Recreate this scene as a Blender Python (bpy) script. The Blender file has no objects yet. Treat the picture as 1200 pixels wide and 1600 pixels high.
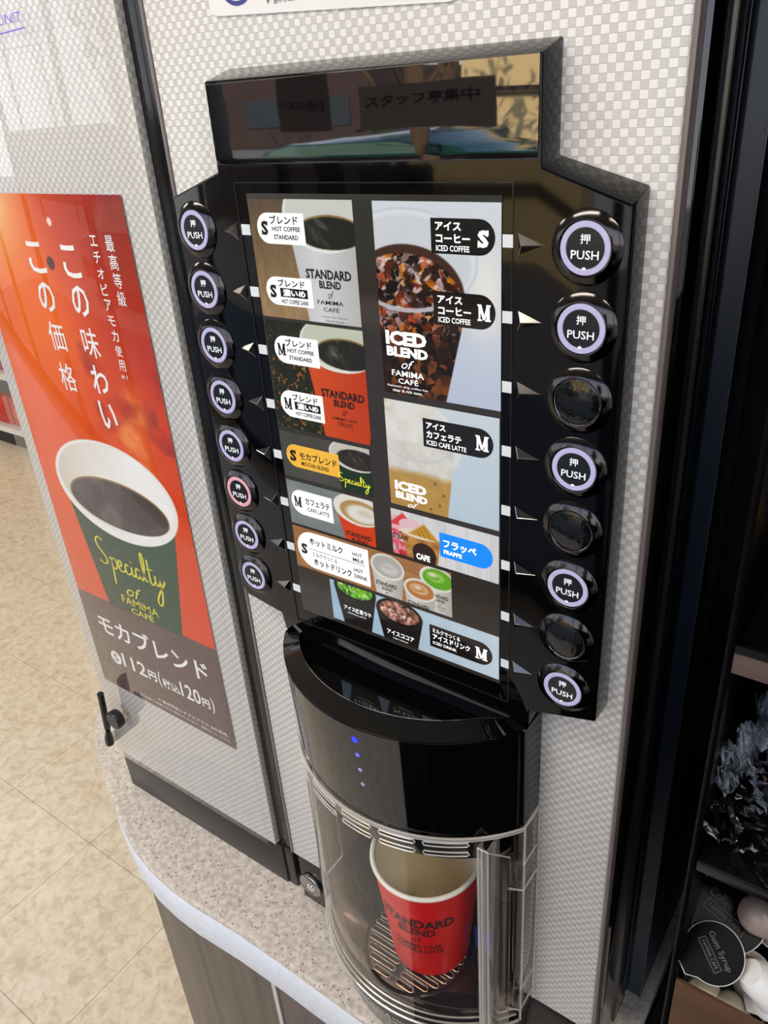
import bpy, bmesh, math, random
import numpy as np
from mathutils import Vector, Matrix
random.seed(7)
S = bpy.context.scene
COL = S.collection
PI = math.pi

# ------------------------------------------------------------------ camera
cam_d = bpy.data.cameras.new('camera'); cam = bpy.data.objects.new('camera', cam_d); COL.objects.link(cam)
cam.location = (0.29091, -0.37692, 0.07252); cam.rotation_euler = (1.08084, 0.06641, 0.61542)
cam_d.sensor_fit = 'HORIZONTAL'; cam_d.sensor_width = 36.0; cam_d.lens = 1225.88 / 1200 * 36.0
cam_d.clip_start = 0.01; cam_d.clip_end = 200
S.camera = cam

# ------------------------------------------------------------------ light
world = bpy.data.worlds.new('sky'); S.world = world; world.use_nodes = True
wn = world.node_tree.nodes; wl = world.node_tree.links
for n in list(wn): wn.remove(n)
wo = wn.new('ShaderNodeOutputWorld'); wb = wn.new('ShaderNodeBackground')
wt = wn.new('ShaderNodeTexCoord'); ws = wn.new('ShaderNodeSeparateXYZ'); wr = wn.new('ShaderNodeValToRGB')
wr.color_ramp.elements[0].position = 0.0; wr.color_ramp.elements[0].color = (0.93, 0.95, 1.0, 1)
wr.color_ramp.elements[1].position = 0.7; wr.color_ramp.elements[1].color = (0.30, 0.50, 0.95, 1)
wl.new(wt.outputs['Generated'], ws.inputs[0]); wl.new(ws.outputs['Z'], wr.inputs[0])
wl.new(wr.outputs[0], wb.inputs[0]); wb.inputs[1].default_value = 3.6
wl.new(wb.outputs[0], wo.inputs[0])
sun_d = bpy.data.lights.new('sun', 'SUN'); sun_d.energy = 16.0; sun_d.angle = 0.01; sun_d.color = (1.0, 0.87, 0.66)
sun = bpy.data.objects.new('sun', sun_d); COL.objects.link(sun)
sun.rotation_euler = (math.radians(-52), 0, math.radians(-25))      # comes from behind the shop, over its roof

def area(name, loc, sx, sy, power, color, rot=(0, 0, 0)):
    d = bpy.data.lights.new(name, 'AREA'); d.shape = 'RECTANGLE'; d.size = sx; d.size_y = sy; d.energy = power; d.color = color
    o = bpy.data.objects.new(name, d); COL.objects.link(o); o.location = loc; o.rotation_euler = rot
    return o
CEIL = 1.05
LAMPS = [(-2.6, -0.45), (-0.5, -0.75), (1.2, -0.9), (-3.9, 0.9), (-1.4, 1.6), (-4.2, 2.8)]
for lx, ly in LAMPS:
    area('ceiling_lamp_light', (lx, ly, CEIL - 0.07), 1.2, 0.16, 13.0, (1.0, 0.95, 0.86))
S.view_settings.view_transform = 'Standard'; S.view_settings.look = 'None'
S.view_settings.exposure = 0.0; S.view_settings.gamma = 1.0; S.view_settings.use_curve_mapping = False
S.cycles.use_denoising = True
S.cycles.max_bounces = 8; S.cycles.transparent_max_bounces = 12; S.cycles.glossy_bounces = 4; S.cycles.diffuse_bounces = 3
S.cycles.caustics_reflective = False; S.cycles.caustics_refractive = False; S.cycles.sample_clamp_indirect = 6

# ------------------------------------------------------------------ materials
def lin(c):
    r = []
    for v in c[:3]:
        v = v / 255.0
        r.append(v / 12.92 if v <= 0.04045 else ((v + 0.055) / 1.055) ** 2.4)
    return tuple(r) + (1.0,)
MATS = {}
def mat(name, rgb, rough=0.5, metal=0.0, emit=0.0, bump=None, coat=0.0, spec=0.5, vary=0.0, vscale=20.0, emit_rgb=None):
    if name in MATS: return MATS[name]
    m = bpy.data.materials.new(name); m.use_nodes = True; nt = m.node_tree; b = nt.nodes['Principled BSDF']
    b.inputs['Base Color'].default_value = lin(rgb); b.inputs['Roughness'].default_value = rough
    b.inputs['Metallic'].default_value = metal; b.inputs['Specular IOR Level'].default_value = spec
    b.inputs['Coat Weight'].default_value = coat; b.inputs['Coat Roughness'].default_value = 0.03
    if emit:
        b.inputs['Emission Color'].default_value = lin(emit_rgb or rgb); b.inputs['Emission Strength'].default_value = emit
    tc = nt.nodes.new('ShaderNodeTexCoord')
    if vary:
        n = nt.nodes.new('ShaderNodeTexNoise'); n.inputs['Scale'].default_value = vscale; n.inputs['Detail'].default_value = 4
        nt.links.new(tc.outputs['Object'], n.inputs['Vector'])
        mx = nt.nodes.new('ShaderNodeMix'); mx.data_type = 'RGBA'
        mx.inputs[6].default_value = lin([max(0, v * (1 - vary)) for v in rgb]); mx.inputs[7].default_value = lin([min(255, v * (1 + vary)) for v in rgb])
        nt.links.new(n.outputs['Fac'], mx.inputs[0]); nt.links.new(mx.outputs[2], b.inputs['Base Color'])
    if bump:
        sc, st = bump
        n = nt.nodes.new('ShaderNodeTexNoise'); n.inputs['Scale'].default_value = sc; n.inputs['Detail'].default_value = 2
        nt.links.new(tc.outputs['Object'], n.inputs['Vector'])
        bp = nt.nodes.new('ShaderNodeBump'); bp.inputs['Strength'].default_value = st; bp.inputs['Distance'].default_value = 0.001
        nt.links.new(n.outputs['Fac'], bp.inputs['Height']); nt.links.new(bp.outputs[0], b.inputs['Normal'])
        if coat: nt.links.new(bp.outputs[0], b.inputs['Coat Normal'])
    MATS[name] = m
    return m

def math_node(nt, op, a, b=None, c=None):
    n = nt.nodes.new('ShaderNodeMath'); n.operation = op
    for i, v in enumerate((a, b, c)):
        if v is None: continue
        if isinstance(v, (int, float)): n.inputs[i].default_value = v
        else: nt.links.new(v, n.inputs[i])
    return n.outputs[0]

def checker_mat(name, light, dark, rough=0.38, metal=0.35, coat=0.0):
    m = bpy.data.materials.new(name); m.use_nodes = True; nt = m.node_tree; b = nt.nodes['Principled BSDF']
    tc = nt.nodes.new('ShaderNodeTexCoord'); sp = nt.nodes.new('ShaderNodeSeparateXYZ'); nt.links.new(tc.outputs['Object'], sp.inputs[0])
    hx = math_node(nt, 'ADD', sp.outputs['X'], sp.outputs['Y'])
    u = math_node(nt, 'DIVIDE', hx, 0.00404); v = math_node(nt, 'DIVIDE', sp.outputs['Z'], 0.0039)
    iu = math_node(nt, 'FLOOR', u); iv = math_node(nt, 'FLOOR', v)
    par = math_node(nt, 'FLOORED_MODULO', math_node(nt, 'ADD', iu, iv), 2.0)
    fu = math_node(nt, 'FRACT', u); fv = math_node(nt, 'FRACT', v)
    du = math_node(nt, 'ABSOLUTE', math_node(nt, 'SUBTRACT', fu, 0.5)); dv = math_node(nt, 'ABSOLUTE', math_node(nt, 'SUBTRACT', fv, 0.5))
    e = math_node(nt, 'MAXIMUM', math_node(nt, 'MULTIPLY', du, 0.97), dv)
    line = nt.nodes.new('ShaderNodeMapRange'); line.inputs[1].default_value = 0.455; line.inputs[2].default_value = 0.5; nt.links.new(e, line.inputs[0])
    wn_ = nt.nodes.new('ShaderNodeTexWhiteNoise'); wn_.noise_dimensions = '2D'
    cb = nt.nodes.new('ShaderNodeCombineXYZ'); nt.links.new(iu, cb.inputs[0]); nt.links.new(iv, cb.inputs[1]); nt.links.new(cb.outputs[0], wn_.inputs['Vector'])
    fac = math_node(nt, 'ADD', par, math_node(nt, 'MULTIPLY', math_node(nt, 'SUBTRACT', wn_.outputs['Value'], 0.5), 0.22))
    mx = nt.nodes.new('ShaderNodeMix'); mx.data_type = 'RGBA'; mx.inputs[6].default_value = lin(dark); mx.inputs[7].default_value = lin(light); mx.clamp_factor = True
    nt.links.new(fac, mx.inputs[0])
    mx2 = nt.nodes.new('ShaderNodeMix'); mx2.data_type = 'RGBA'; mx2.inputs[7].default_value = lin([c * 0.62 for c in dark])
    nt.links.new(mx.outputs[2], mx2.inputs[6]); nt.links.new(math_node(nt, 'MULTIPLY', line.outputs[0], 0.42), mx2.inputs[0])
    nt.links.new(mx2.outputs[2], b.inputs['Base Color'])
    # raised weave: light squares stand proud, each square leans a little
    tilt = math_node(nt, 'MULTIPLY', math_node(nt, 'SUBTRACT', fv, 0.5), math_node(nt, 'SUBTRACT', math_node(nt, 'MULTIPLY', par, 2.0), 1.0))
    h = math_node(nt, 'ADD', math_node(nt, 'MULTIPLY', tilt, 0.35), math_node(nt, 'SUBTRACT', math_node(nt, 'MULTIPLY', par, 0.3), math_node(nt, 'MULTIPLY', line.outputs[0], 0.6)))
    bp = nt.nodes.new('ShaderNodeBump'); bp.inputs['Strength'].default_value = 0.5; bp.inputs['Distance'].default_value = 0.00035
    nt.links.new(h, bp.inputs['Height']); nt.links.new(bp.outputs[0], b.inputs['Normal'])
    b.inputs['Roughness'].default_value = rough; b.inputs['Metallic'].default_value = metal
    b.inputs['Coat Weight'].default_value = coat; b.inputs['Coat Roughness'].default_value = 0.08
    MATS[name] = m
    return m

def paint_mat(name, emit=0.0, rough=0.5, coat=0.0, base=1.0):
    m = bpy.data.materials.new(name); m.use_nodes = True; nt = m.node_tree; b = nt.nodes['Principled BSDF']
    a = nt.nodes.new('ShaderNodeAttribute'); a.attribute_name = 'ink'
    mul = nt.nodes.new('ShaderNodeMix'); mul.data_type = 'RGBA'; mul.inputs[6].default_value = (0, 0, 0, 1); mul.inputs[0].default_value = base
    nt.links.new(a.outputs['Color'], mul.inputs[7]); nt.links.new(mul.outputs[2], b.inputs['Base Color'])
    b.inputs['Roughness'].default_value = rough; b.inputs['Coat Weight'].default_value = coat; b.inputs['Coat Roughness'].default_value = 0.03
    if emit:
        nt.links.new(a.outputs['Color'], b.inputs['Emission Color']); b.inputs['Emission Strength'].default_value = emit
    b.inputs['Specular IOR Level'].default_value = .25
    MATS[name] = m
    return m

def clear_mat(name, tint=(255, 255, 255), ior=1.45, rough=0.02, haze=0.0, boost=1.0, haze_rgb=(235, 235, 235)):
    m = bpy.data.materials.new(name); m.use_nodes = True; nt = m.node_tree
    for n in list(nt.nodes): nt.nodes.remove(n)
    o = nt.nodes.new('ShaderNodeOutputMaterial'); t = nt.nodes.new('ShaderNodeBsdfTransparent'); g = nt.nodes.new('ShaderNodeBsdfGlossy')
    t.inputs[0].default_value = lin(tint); g.inputs['Roughness'].default_value = rough; g.inputs[0].default_value = (1, 1, 1, 1)
    f = nt.nodes.new('ShaderNodeFresnel'); f.inputs[0].default_value = ior
    gm = nt.nodes.new('ShaderNodeNewGeometry')
    k = math_node(nt, 'MULTIPLY', math_node(nt, 'MULTIPLY', f.outputs[0], boost), math_node(nt, 'SUBTRACT', 1.0, gm.outputs['Backfacing'])); k2 = math_node(nt, 'MINIMUM', k, 0.9)
    mx = nt.nodes.new('ShaderNodeMixShader'); nt.links.new(k2, mx.inputs[0]); nt.links.new(t.outputs[0], mx.inputs[1]); nt.links.new(g.outputs[0], mx.inputs[2])
    last = mx.outputs[0]
    if haze:
        d = nt.nodes.new('ShaderNodeBsdfDiffuse'); d.inputs[0].default_value = lin(haze_rgb)
        m2 = nt.nodes.new('ShaderNodeMixShader'); m2.inputs[0].default_value = haze
        nt.links.new(last, m2.inputs[1]); nt.links.new(d.outputs[0], m2.inputs[2]); last = m2.outputs[0]
    nt.links.new(last, o.inputs[0]); MATS[name] = m
    return m

def stone_mat():
    m = bpy.data.materials.new('speckled_stone'); m.use_nodes = True; nt = m.node_tree; b = nt.nodes['Principled BSDF']
    tc = nt.nodes.new('ShaderNodeTexCoord')
    v = nt.nodes.new('ShaderNodeTexVoronoi'); v.inputs['Scale'].default_value = 330; nt.links.new(tc.outputs['Object'], v.inputs['Vector'])
    n = nt.nodes.new('ShaderNodeTexNoise'); n.inputs['Scale'].default_value = 170; n.inputs['Detail'].default_value = 5; nt.links.new(tc.outputs['Object'], n.inputs['Vector'])
    n2 = nt.nodes.new('ShaderNodeTexNoise'); n2.inputs['Scale'].default_value = 45; n2.inputs['Detail'].default_value = 3; nt.links.new(tc.outputs['Object'], n2.inputs['Vector'])
    wnn = nt.nodes.new('ShaderNodeSeparateColor'); nt.links.new(v.outputs['Color'], wnn.inputs[0])
    sp = math_node(nt, 'GREATER_THAN', wnn.outputs[0], 0.86)
    near = math_node(nt, 'LESS_THAN', v.outputs['Distance'], 0.42)
    speck = math_node(nt, 'MULTIPLY', sp, near)
    r = nt.nodes.new('ShaderNodeValToRGB'); r.color_ramp.elements[0].position = 0.35; r.color_ramp.elements[0].color = lin((190, 176, 159))
    r.color_ramp.elements[1].position = 0.65; r.color_ramp.elements[1].color = lin((224, 210, 194)); nt.links.new(n.outputs['Fac'], r.inputs[0])
    mx = nt.nodes.new('ShaderNodeMix'); mx.data_type = 'RGBA'; nt.links.new(r.outputs[0], mx.inputs[6]); mx.inputs[7].default_value = lin((120, 100, 84))
    nt.links.new(math_node(nt, 'MULTIPLY', speck, math_node(nt, 'ADD', 0.2, n2.outputs['Fac'])), mx.inputs[0])
    nt.links.new(mx.outputs[2], b.inputs['Base Color']); b.inputs['Roughness'].default_value = 0.35
    MATS['stone'] = m
    return m

def wood_mat(name, c1, c2, rough=0.45, axis='Z', scale=1.0, spec=0.5):
    m = bpy.data.materials.new(name); m.use_nodes = True; nt = m.node_tree; b = nt.nodes['Principled BSDF']
    tc = nt.nodes.new('ShaderNodeTexCoord'); mp = nt.nodes.new('ShaderNodeMapping')
    mp.inputs['Scale'].default_value = (60 * scale, 60 * scale, 2.5 * scale) if axis == 'Z' else (2.5 * scale, 60 * scale, 60 * scale)
    nt.links.new(tc.outputs['Object'], mp.inputs[0])
    n = nt.nodes.new('ShaderNodeTexNoise'); n.inputs['Scale'].default_value = 1.0; n.inputs['Detail'].default_value = 6; nt.links.new(mp.outputs[0], n.inputs['Vector'])
    r = nt.nodes.new('ShaderNodeValToRGB'); r.color_ramp.elements[0].position = 0.3; r.color_ramp.elements[0].color = lin(c1)
    r.color_ramp.elements[1].position = 0.7; r.color_ramp.elements[1].color = lin(c2)
    nt.links.new(n.outputs['Fac'], r.inputs[0]); nt.links.new(r.outputs[0], b.inputs['Base Color']); b.inputs['Roughness'].default_value = rough
    b.inputs['Specular IOR Level'].default_value = spec
    MATS[name] = m
    return m

BLACK = mat('gloss_black', (5, 5, 6), 0.04, spec=0.5)
BLACK.node_tree.nodes['Principled BSDF'].inputs['IOR'].default_value = 1.58
BLACKH = mat('gloss_black_housing', (5, 5, 6), 0.05, spec=0.22)
BLACKW = mat('gloss_black_wavy', (6, 6, 7), 0.02, bump=(9.0, 0.35), spec=0.5)
BLACKW.node_tree.nodes['Principled BSDF'].inputs['IOR'].default_value = 2.3
BLACKS = mat('satin_black', (14, 14, 15), 0.28)
MATTE = mat('matte_black', (7, 6, 6), 0.6, spec=.2)
BLUE_REFL = mat('side_blue_reflection', (40, 52, 66), 0.35)
CHROME = mat('dark_chrome', (150, 146, 142), 0.14, metal=1.0)
GUN = mat('gun_metal_bevel', (66, 63, 62), 0.12, metal=1.0)
STEEL = mat('stainless_steel', (176, 172, 166), 0.2, metal=1.0)
SILVER = checker_mat('silver_checker', (229, 226, 219), (196, 192, 184), metal=.12)
SILVER2 = checker_mat('silver_checker_side', (150, 146, 138), (120, 116, 110), rough=0.35)
TRIM = mat('brown_grey_trim', (112, 101, 97), 0.3)
WHITE_PL = mat('white_plastic', (214, 218, 218), 0.35, emit=0.12)
LAV = mat('lit_ring_lavender', (176, 172, 202), 0.4, emit=0.22, emit_rgb=(176, 170, 214))
PINK = mat('lit_ring_pink', (214, 160, 168), 0.4, emit=0.22, emit_rgb=(228, 160, 172))
CAPM = mat('button_cap', (22, 24, 28), 0.22)
LETW = mat('white_letters', (235, 238, 240), 0.5, emit=0.35)
BEZEL = mat('screen_bezel', (20, 18, 16), 0.05, spec=0.5)
SCREEN_BK = mat('screen_black', (46, 41, 37), 0.06, emit=0.35, spec=0.5)
PHOTO = paint_mat('backlit_print', emit=0.62, rough=0.25, coat=0.35, base=0.22)
INK_K = mat('ink_black', (22, 18, 17), 0.3)
INK_W = mat('backlit_white', (236, 236, 234), 0.3, emit=0.72, emit_rgb=(246, 247, 246))
PILL_W = mat('backlit_label_white', (200, 200, 198), 0.25, emit=0.62, emit_rgb=(248, 248, 246), coat=0.3)
PILL_K = mat('backlit_label_black', (30, 25, 23), 0.1, emit=0.1)
PILL_Y = mat('backlit_label_gold', (190, 140, 40), 0.25, emit=0.55, emit_rgb=(228, 176, 62), coat=0.3)
PILL_B = mat('backlit_label_blue', (10, 110, 220), 0.25, emit=0.6, emit_rgb=(8, 128, 244), coat=0.3)
YEL = mat('yellow_script', (214, 214, 60), 0.3, emit=0.45)
CLEAR = clear_mat('clear_sheet', ior=1.5, rough=0.015)
ACRYL = clear_mat('clear_acrylic', tint=(250, 248, 244), ior=1.49, rough=0.03, haze=0.012, boost=1.0)
ACREDGE = clear_mat('acrylic_edge', tint=(232, 228, 222), ior=1.6, rough=0.08, haze=0.36, boost=3.0, haze_rgb=(245, 238, 228))
STONE = stone_mat()

# ------------------------------------------------------------------ geometry helpers
class MB:
    def __init__(s): s.v = []; s.f = []; s.m = []
    def add(s, vs, fs, mi=0):
        o = len(s.v); s.v += [tuple(v) for v in vs]; s.f += [tuple(i + o for i in f) for f in fs]; s.m += [mi] * len(fs)
        return s
    def box(s, x0, x1, y0, y1, z0, z1, mi=0):
        vs = [(x0, y0, z0), (x1, y0, z0), (x1, y1, z0), (x0, y1, z0), (x0, y0, z1), (x1, y0, z1), (x1, y1, z1), (x0, y1, z1)]
        return s.add(vs, [(0, 3, 2, 1), (4, 5, 6, 7), (0, 1, 5, 4), (1, 2, 6, 5), (2, 3, 7, 6), (3, 0, 4, 7)], mi)
    def prism_y(s, pts, y0, y1, mi=0, pts2=None):      # polygon in x,z (anticlockwise seen from -y), front at y0
        n = len(pts); p2 = pts2 or pts
        vs = [(x, y0, z) for x, z in pts] + [(x, y1, z) for x, z in p2]
        fs = [tuple(range(n)), tuple(range(2 * n - 1, n - 1, -1))] + [(i, i + n, (i + 1) % n + n, (i + 1) % n) for i in range(n)]
        return s.add(vs, fs, mi)
    def prism_z(s, pts, z0, z1, mi=0, pts2=None):      # polygon in x,y (anticlockwise seen from +z)
        n = len(pts); p2 = pts2 or pts
        vs = [(x, y, z0) for x, y in pts] + [(x, y, z1) for x, y in p2]
        fs = [tuple(range(n - 1, -1, -1)), tuple(range(n, 2 * n))] + [(i, (i + 1) % n, (i + 1) % n + n, i + n) for i in range(n)]
        return s.add(vs, fs, mi)
    def holed(s, x0, x1, y0, y1, z0, z1, hx0, hx1, hz0, hz1, mi=0):      # slab with a rectangular opening through y
        o = [(x0, z0), (x1, z0), (x1, z1), (x0, z1)]; h = [(hx0, hz0), (hx1, hz0), (hx1, hz1), (hx0, hz1)]
        vs = [(x, y, z) for y in (y0, y1) for x, z in o + h]; fs = []
        for i in range(4):
            j = (i + 1) % 4
            fs += [(i, j, 4 + j, 4 + i), (8 + i, 12 + i, 12 + j, 8 + j), (i, 8 + i, 8 + j, j), (4 + i, 4 + j, 12 + j, 12 + i)]
        return s.add(vs, fs, mi)
    def flat(s, pts, y, mi=0):
        return s.add([(x, y, z) for x, z in pts], [tuple(range(len(pts)))], mi)
    def lathe(s, prof, n=40, axis='Z', c=(0, 0, 0), mi=0, cap=True):   # prof: (r, h)
        vs = []; fs = []
        for r, h in prof:
            for i in range(n):
                a = 2 * PI * i / n
                if axis == 'Z': vs.append((c[0] + r * math.cos(a), c[1] + r * math.sin(a), c[2] + h))
                elif axis == 'Y': vs.append((c[0] + r * math.cos(a), c[1] + h, c[2] + r * math.sin(a)))
                else: vs.append((c[0] + h, c[1] + r * math.cos(a), c[2] + r * math.sin(a)))
        for k in range(len(prof) - 1):
            for i in range(n):
                j = (i + 1) % n; fs.append((k * n + i, k * n + j, (k + 1) * n + j, (k + 1) * n + i))
        if cap:
            if prof[0][0] > 1e-6: fs.append(tuple(range(n - 1, -1, -1)))
            if prof[-1][0] > 1e-6: fs.append(tuple((len(prof) - 1) * n + i for i in range(n)))
        return s.add(vs, fs, mi)
    def tube(s, pts, r, n=8, mi=0, closed=False):
        P = [Vector(p) for p in pts]; vs = []; fs = []; up = Vector((0, 0, 1))
        m = len(P)
        for i, p in enumerate(P):
            if closed: d = P[(i + 1) % m] - P[i - 1]
            else: d = P[min(i + 1, m - 1)] - P[max(i - 1, 0)]
            d.normalize(); a = d.cross(up)
            if a.length < 1e-3: a = d.cross(Vector((1, 0, 0)))
            a.normalize(); b = a.cross(d)
            rr = r[i] if isinstance(r, (list, tuple)) else r
            for k in range(n):
                t = 2 * PI * k / n; vs.append(p + (a * math.cos(t) + b * math.sin(t)) * rr)
        for i in range(m if closed else m - 1):
            for k in range(n):
                j = (k + 1) % n; i2 = (i + 1) % m
                fs.append((i * n + k, i * n + j, i2 * n + j, i2 * n + k))
        if not closed: fs += [tuple(range(n - 1, -1, -1)), tuple((m - 1) * n + k for k in range(n))]
        return s.add(vs, fs, mi)
    def build(s, name, mats, parent=None, bevel=0.0, smooth=False, seg=2, angle=40):
        me = bpy.data.meshes.new(name); me.from_pydata(s.v, [], s.f)
        if not isinstance(mats, (list, tuple)): mats = [mats]
        for m_ in mats: me.materials.append(m_)
        me.polygons.foreach_set('material_index', s.m)
        if bevel:
            bm = bmesh.new(); bm.from_mesh(me)
            bmesh.ops.recalc_face_normals(bm, faces=bm.faces)
            es = [e for e in bm.edges if e.is_manifold and e.calc_face_angle(0) > math.radians(25)]
            bmesh.ops.bevel(bm, geom=es, offset=bevel, segments=seg, profile=0.5, affect='EDGES', clamp_overlap=True)
            bm.to_mesh(me); bm.free(); smooth = True
        else:
            bm = bmesh.new(); bm.from_mesh(me)
            if len(bm.faces) > 1: bmesh.ops.recalc_face_normals(bm, faces=bm.faces)
            bm.to_mesh(me); bm.free()
        if smooth:
            me.shade_smooth(); me.set_sharp_from_angle(angle=math.radians(angle))
        me.update()
        return link(name, me, parent)

def link(name, me, parent=None, raw=False):
    o = bpy.data.objects.new(name, me); COL.objects.link(o)
    if parent is not None:
        o.parent = parent
        if not raw: o.location = -world_loc(parent)
    return o
def world_loc(o):
    v = Vector((0, 0, 0))
    while o is not None: v = v + Vector(o.location); o = o.parent
    return v
def tag(o, label=None, cat=None, group=None, kind=None):
    if label: o['label'] = label
    if cat: o['category'] = cat
    if group: o['group'] = group
    if kind: o['kind'] = kind
    return o
def empty(name, loc, label, cat, group=None):
    o = bpy.data.objects.new(name, None); COL.objects.link(o); o.location = loc; o.empty_display_size = 0.05
    return tag(o, label, cat, group)

def text_raw(body, bold=0.0, shear=0.0, res=2, extrude=0.0):
    c = bpy.data.curves.new('lettering', 'FONT'); c.body = body; c.size = 1.0; c.offset = bold; c.shear = shear; c.resolution_u = res; c.fill_mode = 'FRONT'
    o = bpy.data.objects.new('lettering', c)
    me = bpy.data.meshes.new_from_object(o)
    vs = np.empty(len(me.vertices) * 3); me.vertices.foreach_get('co', vs); vs = vs.reshape(-1, 3)[:, :2]
    fs = [tuple(p.vertices) for p in me.polygons]
    bpy.data.objects.remove(o); bpy.data.curves.remove(c); bpy.data.meshes.remove(me)
    return vs, fs
TC = {}
def text_fit(mb, body, x0, x1, z0, z1, y=0.0, bold=0.012, shear=0.0, fn=None, mi=0):
    """fill the box x0..x1, z0..z1 (metres) with the text; fn maps (u,w) to a point, default the plane y"""
    k = (body, bold, shear)
    if k not in TC: TC[k] = text_raw(body, bold, shear)
    vs, fs = TC[k]
    if len(vs) == 0: return
    lo = vs.min(0); hi = vs.max(0); d = np.maximum(hi - lo, 1e-6)
    q = (vs - lo) / d
    X = x0 + q[:, 0] * (x1 - x0); Z = min(z0, z1) + q[:, 1] * abs(z1 - z0)
    if fn: pts = [fn(a, b) for a, b in zip(X, Z)]
    else: pts = [(a, y, b) for a, b in zip(X, Z)]
    mb.add(pts, fs, mi)

def grid_paint(name, fn, x0, x1, z0, z1, y, step, material, parent):
    """a flat print: colour (sRGB 0..255) of every vertex from fn(X, Z) in millimetres"""
    nx = max(2, int(round((x1 - x0) / step)) + 1); nz = max(2, int(round((z1 - z0) / step)) + 1)
    xs = np.linspace(x0, x1, nx); zs = np.linspace(z0, z1, nz)
    X, Z = np.meshgrid(xs, zs)
    rgb = np.clip(fn(X * 1.0, Z * 1.0), 0, 255) / 255.0
    l = np.where(rgb <= 0.04045, rgb / 12.92, ((rgb + 0.055) / 1.055) ** 2.4)
    me = bpy.data.meshes.new(name)
    co = np.stack([X / 1000, np.full_like(X, y), Z / 1000], -1).reshape(-1, 3)
    idx = np.arange(nx * nz).reshape(nz, nx)
    q = np.stack([idx[:-1, :-1], idx[:-1, 1:], idx[1:, 1:], idx[1:, :-1]], -1).reshape(-1, 4)
    me.vertices.add(len(co)); me.vertices.foreach_set('co', co.astype(np.float32).ravel())
    me.loops.add(q.size); me.loops.foreach_set('vertex_index', q.astype(np.int32).ravel())
    me.polygons.add(len(q)); me.polygons.foreach_set('loop_start', np.arange(0, q.size, 4, dtype=np.int32))
    me.polygons.foreach_set('loop_total', np.full(len(q), 4, dtype=np.int32))
    me.update(calc_edges=True)
    at = me.color_attributes.new('ink', 'FLOAT_COLOR', 'POINT')
    c4 = np.concatenate([l.reshape(-1, 3), np.ones((nx * nz, 1))], 1)
    at.data.foreach_set('color', c4.astype(np.float32).ravel())
    me.materials.append(material)
    return link(name, me, parent)

# paint helpers (numpy, mm)
def C(*c): return np.array(c, float)
def over(img, col, m):
    col = np.asarray(col, float)
    return img * (1 - m[..., None]) + col * m[..., None]
def ell(X, Z, cx, cz, a, b, aa=0.35):
    d = (np.sqrt(((X - cx) / a) ** 2 + ((Z - cz) / b) ** 2) - 1) * min(a, b)
    return np.clip(0.5 - d / aa, 0, 1)
def poly(X, Z, pts, aa=0.35):
    m = np.full(X.shape, 1e9)                       # convex polygon, clockwise or not
    cx = sum(p[0] for p in pts) / len(pts); cz = sum(p[1] for p in pts) / len(pts)
    for i in range(len(pts)):
        x1, z1 = pts[i]; x2, z2 = pts[(i + 1) % len(pts)]
        nx, nz = z2 - z1, -(x2 - x1); L = math.hypot(nx, nz); nx /= L; nz /= L
        if (cx - x1) * nx + (cz - z1) * nz < 0: nx, nz = -nx, -nz
        m = np.minimum(m, (X - x1) * nx + (Z - z1) * nz)
    return np.clip(0.5 + m / aa, 0, 1)
def grad(X, a, b, t):
    t = np.clip(t, 0, 1)[..., None]
    return C(*a) * (1 - t) + C(*b) * t
def vnoise(X, Z, s, seed=0, oct=3):
    rs = np.random.RandomState(seed); T = rs.rand(64, 64); out = 0; amp = 1; tot = 0
    for o in range(oct):
        u = X / s * 2 ** o + 31.7 * o + 200; v = Z / s * 2 ** o + 17.3 * o + 200
        iu = np.floor(u).astype(int); iv = np.floor(v).astype(int); fu = u - iu; fv = v - iv
        fu = fu * fu * (3 - 2 * fu); fv = fv * fv * (3 - 2 * fv)
        g = lambda a, b: T[a % 64, b % 64]
        out = out + amp * ((g(iu, iv) * (1 - fu) + g(iu + 1, iv) * fu) * (1 - fv) + (g(iu, iv + 1) * (1 - fu) + g(iu + 1, iv + 1) * fu) * fv)
        tot += amp; amp *= 0.5
    return out / tot
def shards(X, Z, pal, size, seed=0, x0=-200, edge=True):
    """broken coloured facets (ice, leaves): nearest random seed"""
    rs = np.random.RandomState(seed)
    xa, xb, za, zb = X.min() - size, X.max() + size, Z.min() - size, Z.max() + size
    n = int((xb - xa) * (zb - za) / size ** 2) + 4
    P = np.stack([rs.uniform(xa, xb, n), rs.uniform(za, zb, n)], 1); cid = rs.randint(0, len(pal), n)
    d1 = np.full(X.shape, 1e9); d2 = np.full(X.shape, 1e9); id1 = np.zeros(X.shape, int)
    wx = X + (vnoise(X, Z, size * 0.8, seed + 1) - .5) * size * 0.9; wz = Z + (vnoise(X, Z, size * 0.8, seed + 2) - .5) * size * 0.9
    for i in range(n):
        d = np.hypot((wx - P[i, 0]), (wz - P[i, 1]))
        c = d < d1
        d2 = np.where(c, d1, np.minimum(d2, d)); id1 = np.where(c, i, id1); d1 = np.where(c, d, d1)
    col = np.array(pal, float)[cid[id1]]
    tilt = rs.uniform(-1, 1, (n, 2))
    sh = 1 + 0.45 * ((X - P[id1, 0]) * tilt[id1, 0] + (Z - P[id1, 1]) * tilt[id1, 1]) / size
    col = col * sh[..., None]
    if edge:
        e = np.clip(1 - (d2 - d1) / (size * 0.10), 0, 1) * (vnoise(X, Z, size, seed + 5) > 0.5)
        col = over(col, (235, 215, 205), e * 0.7)
    return col
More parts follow.
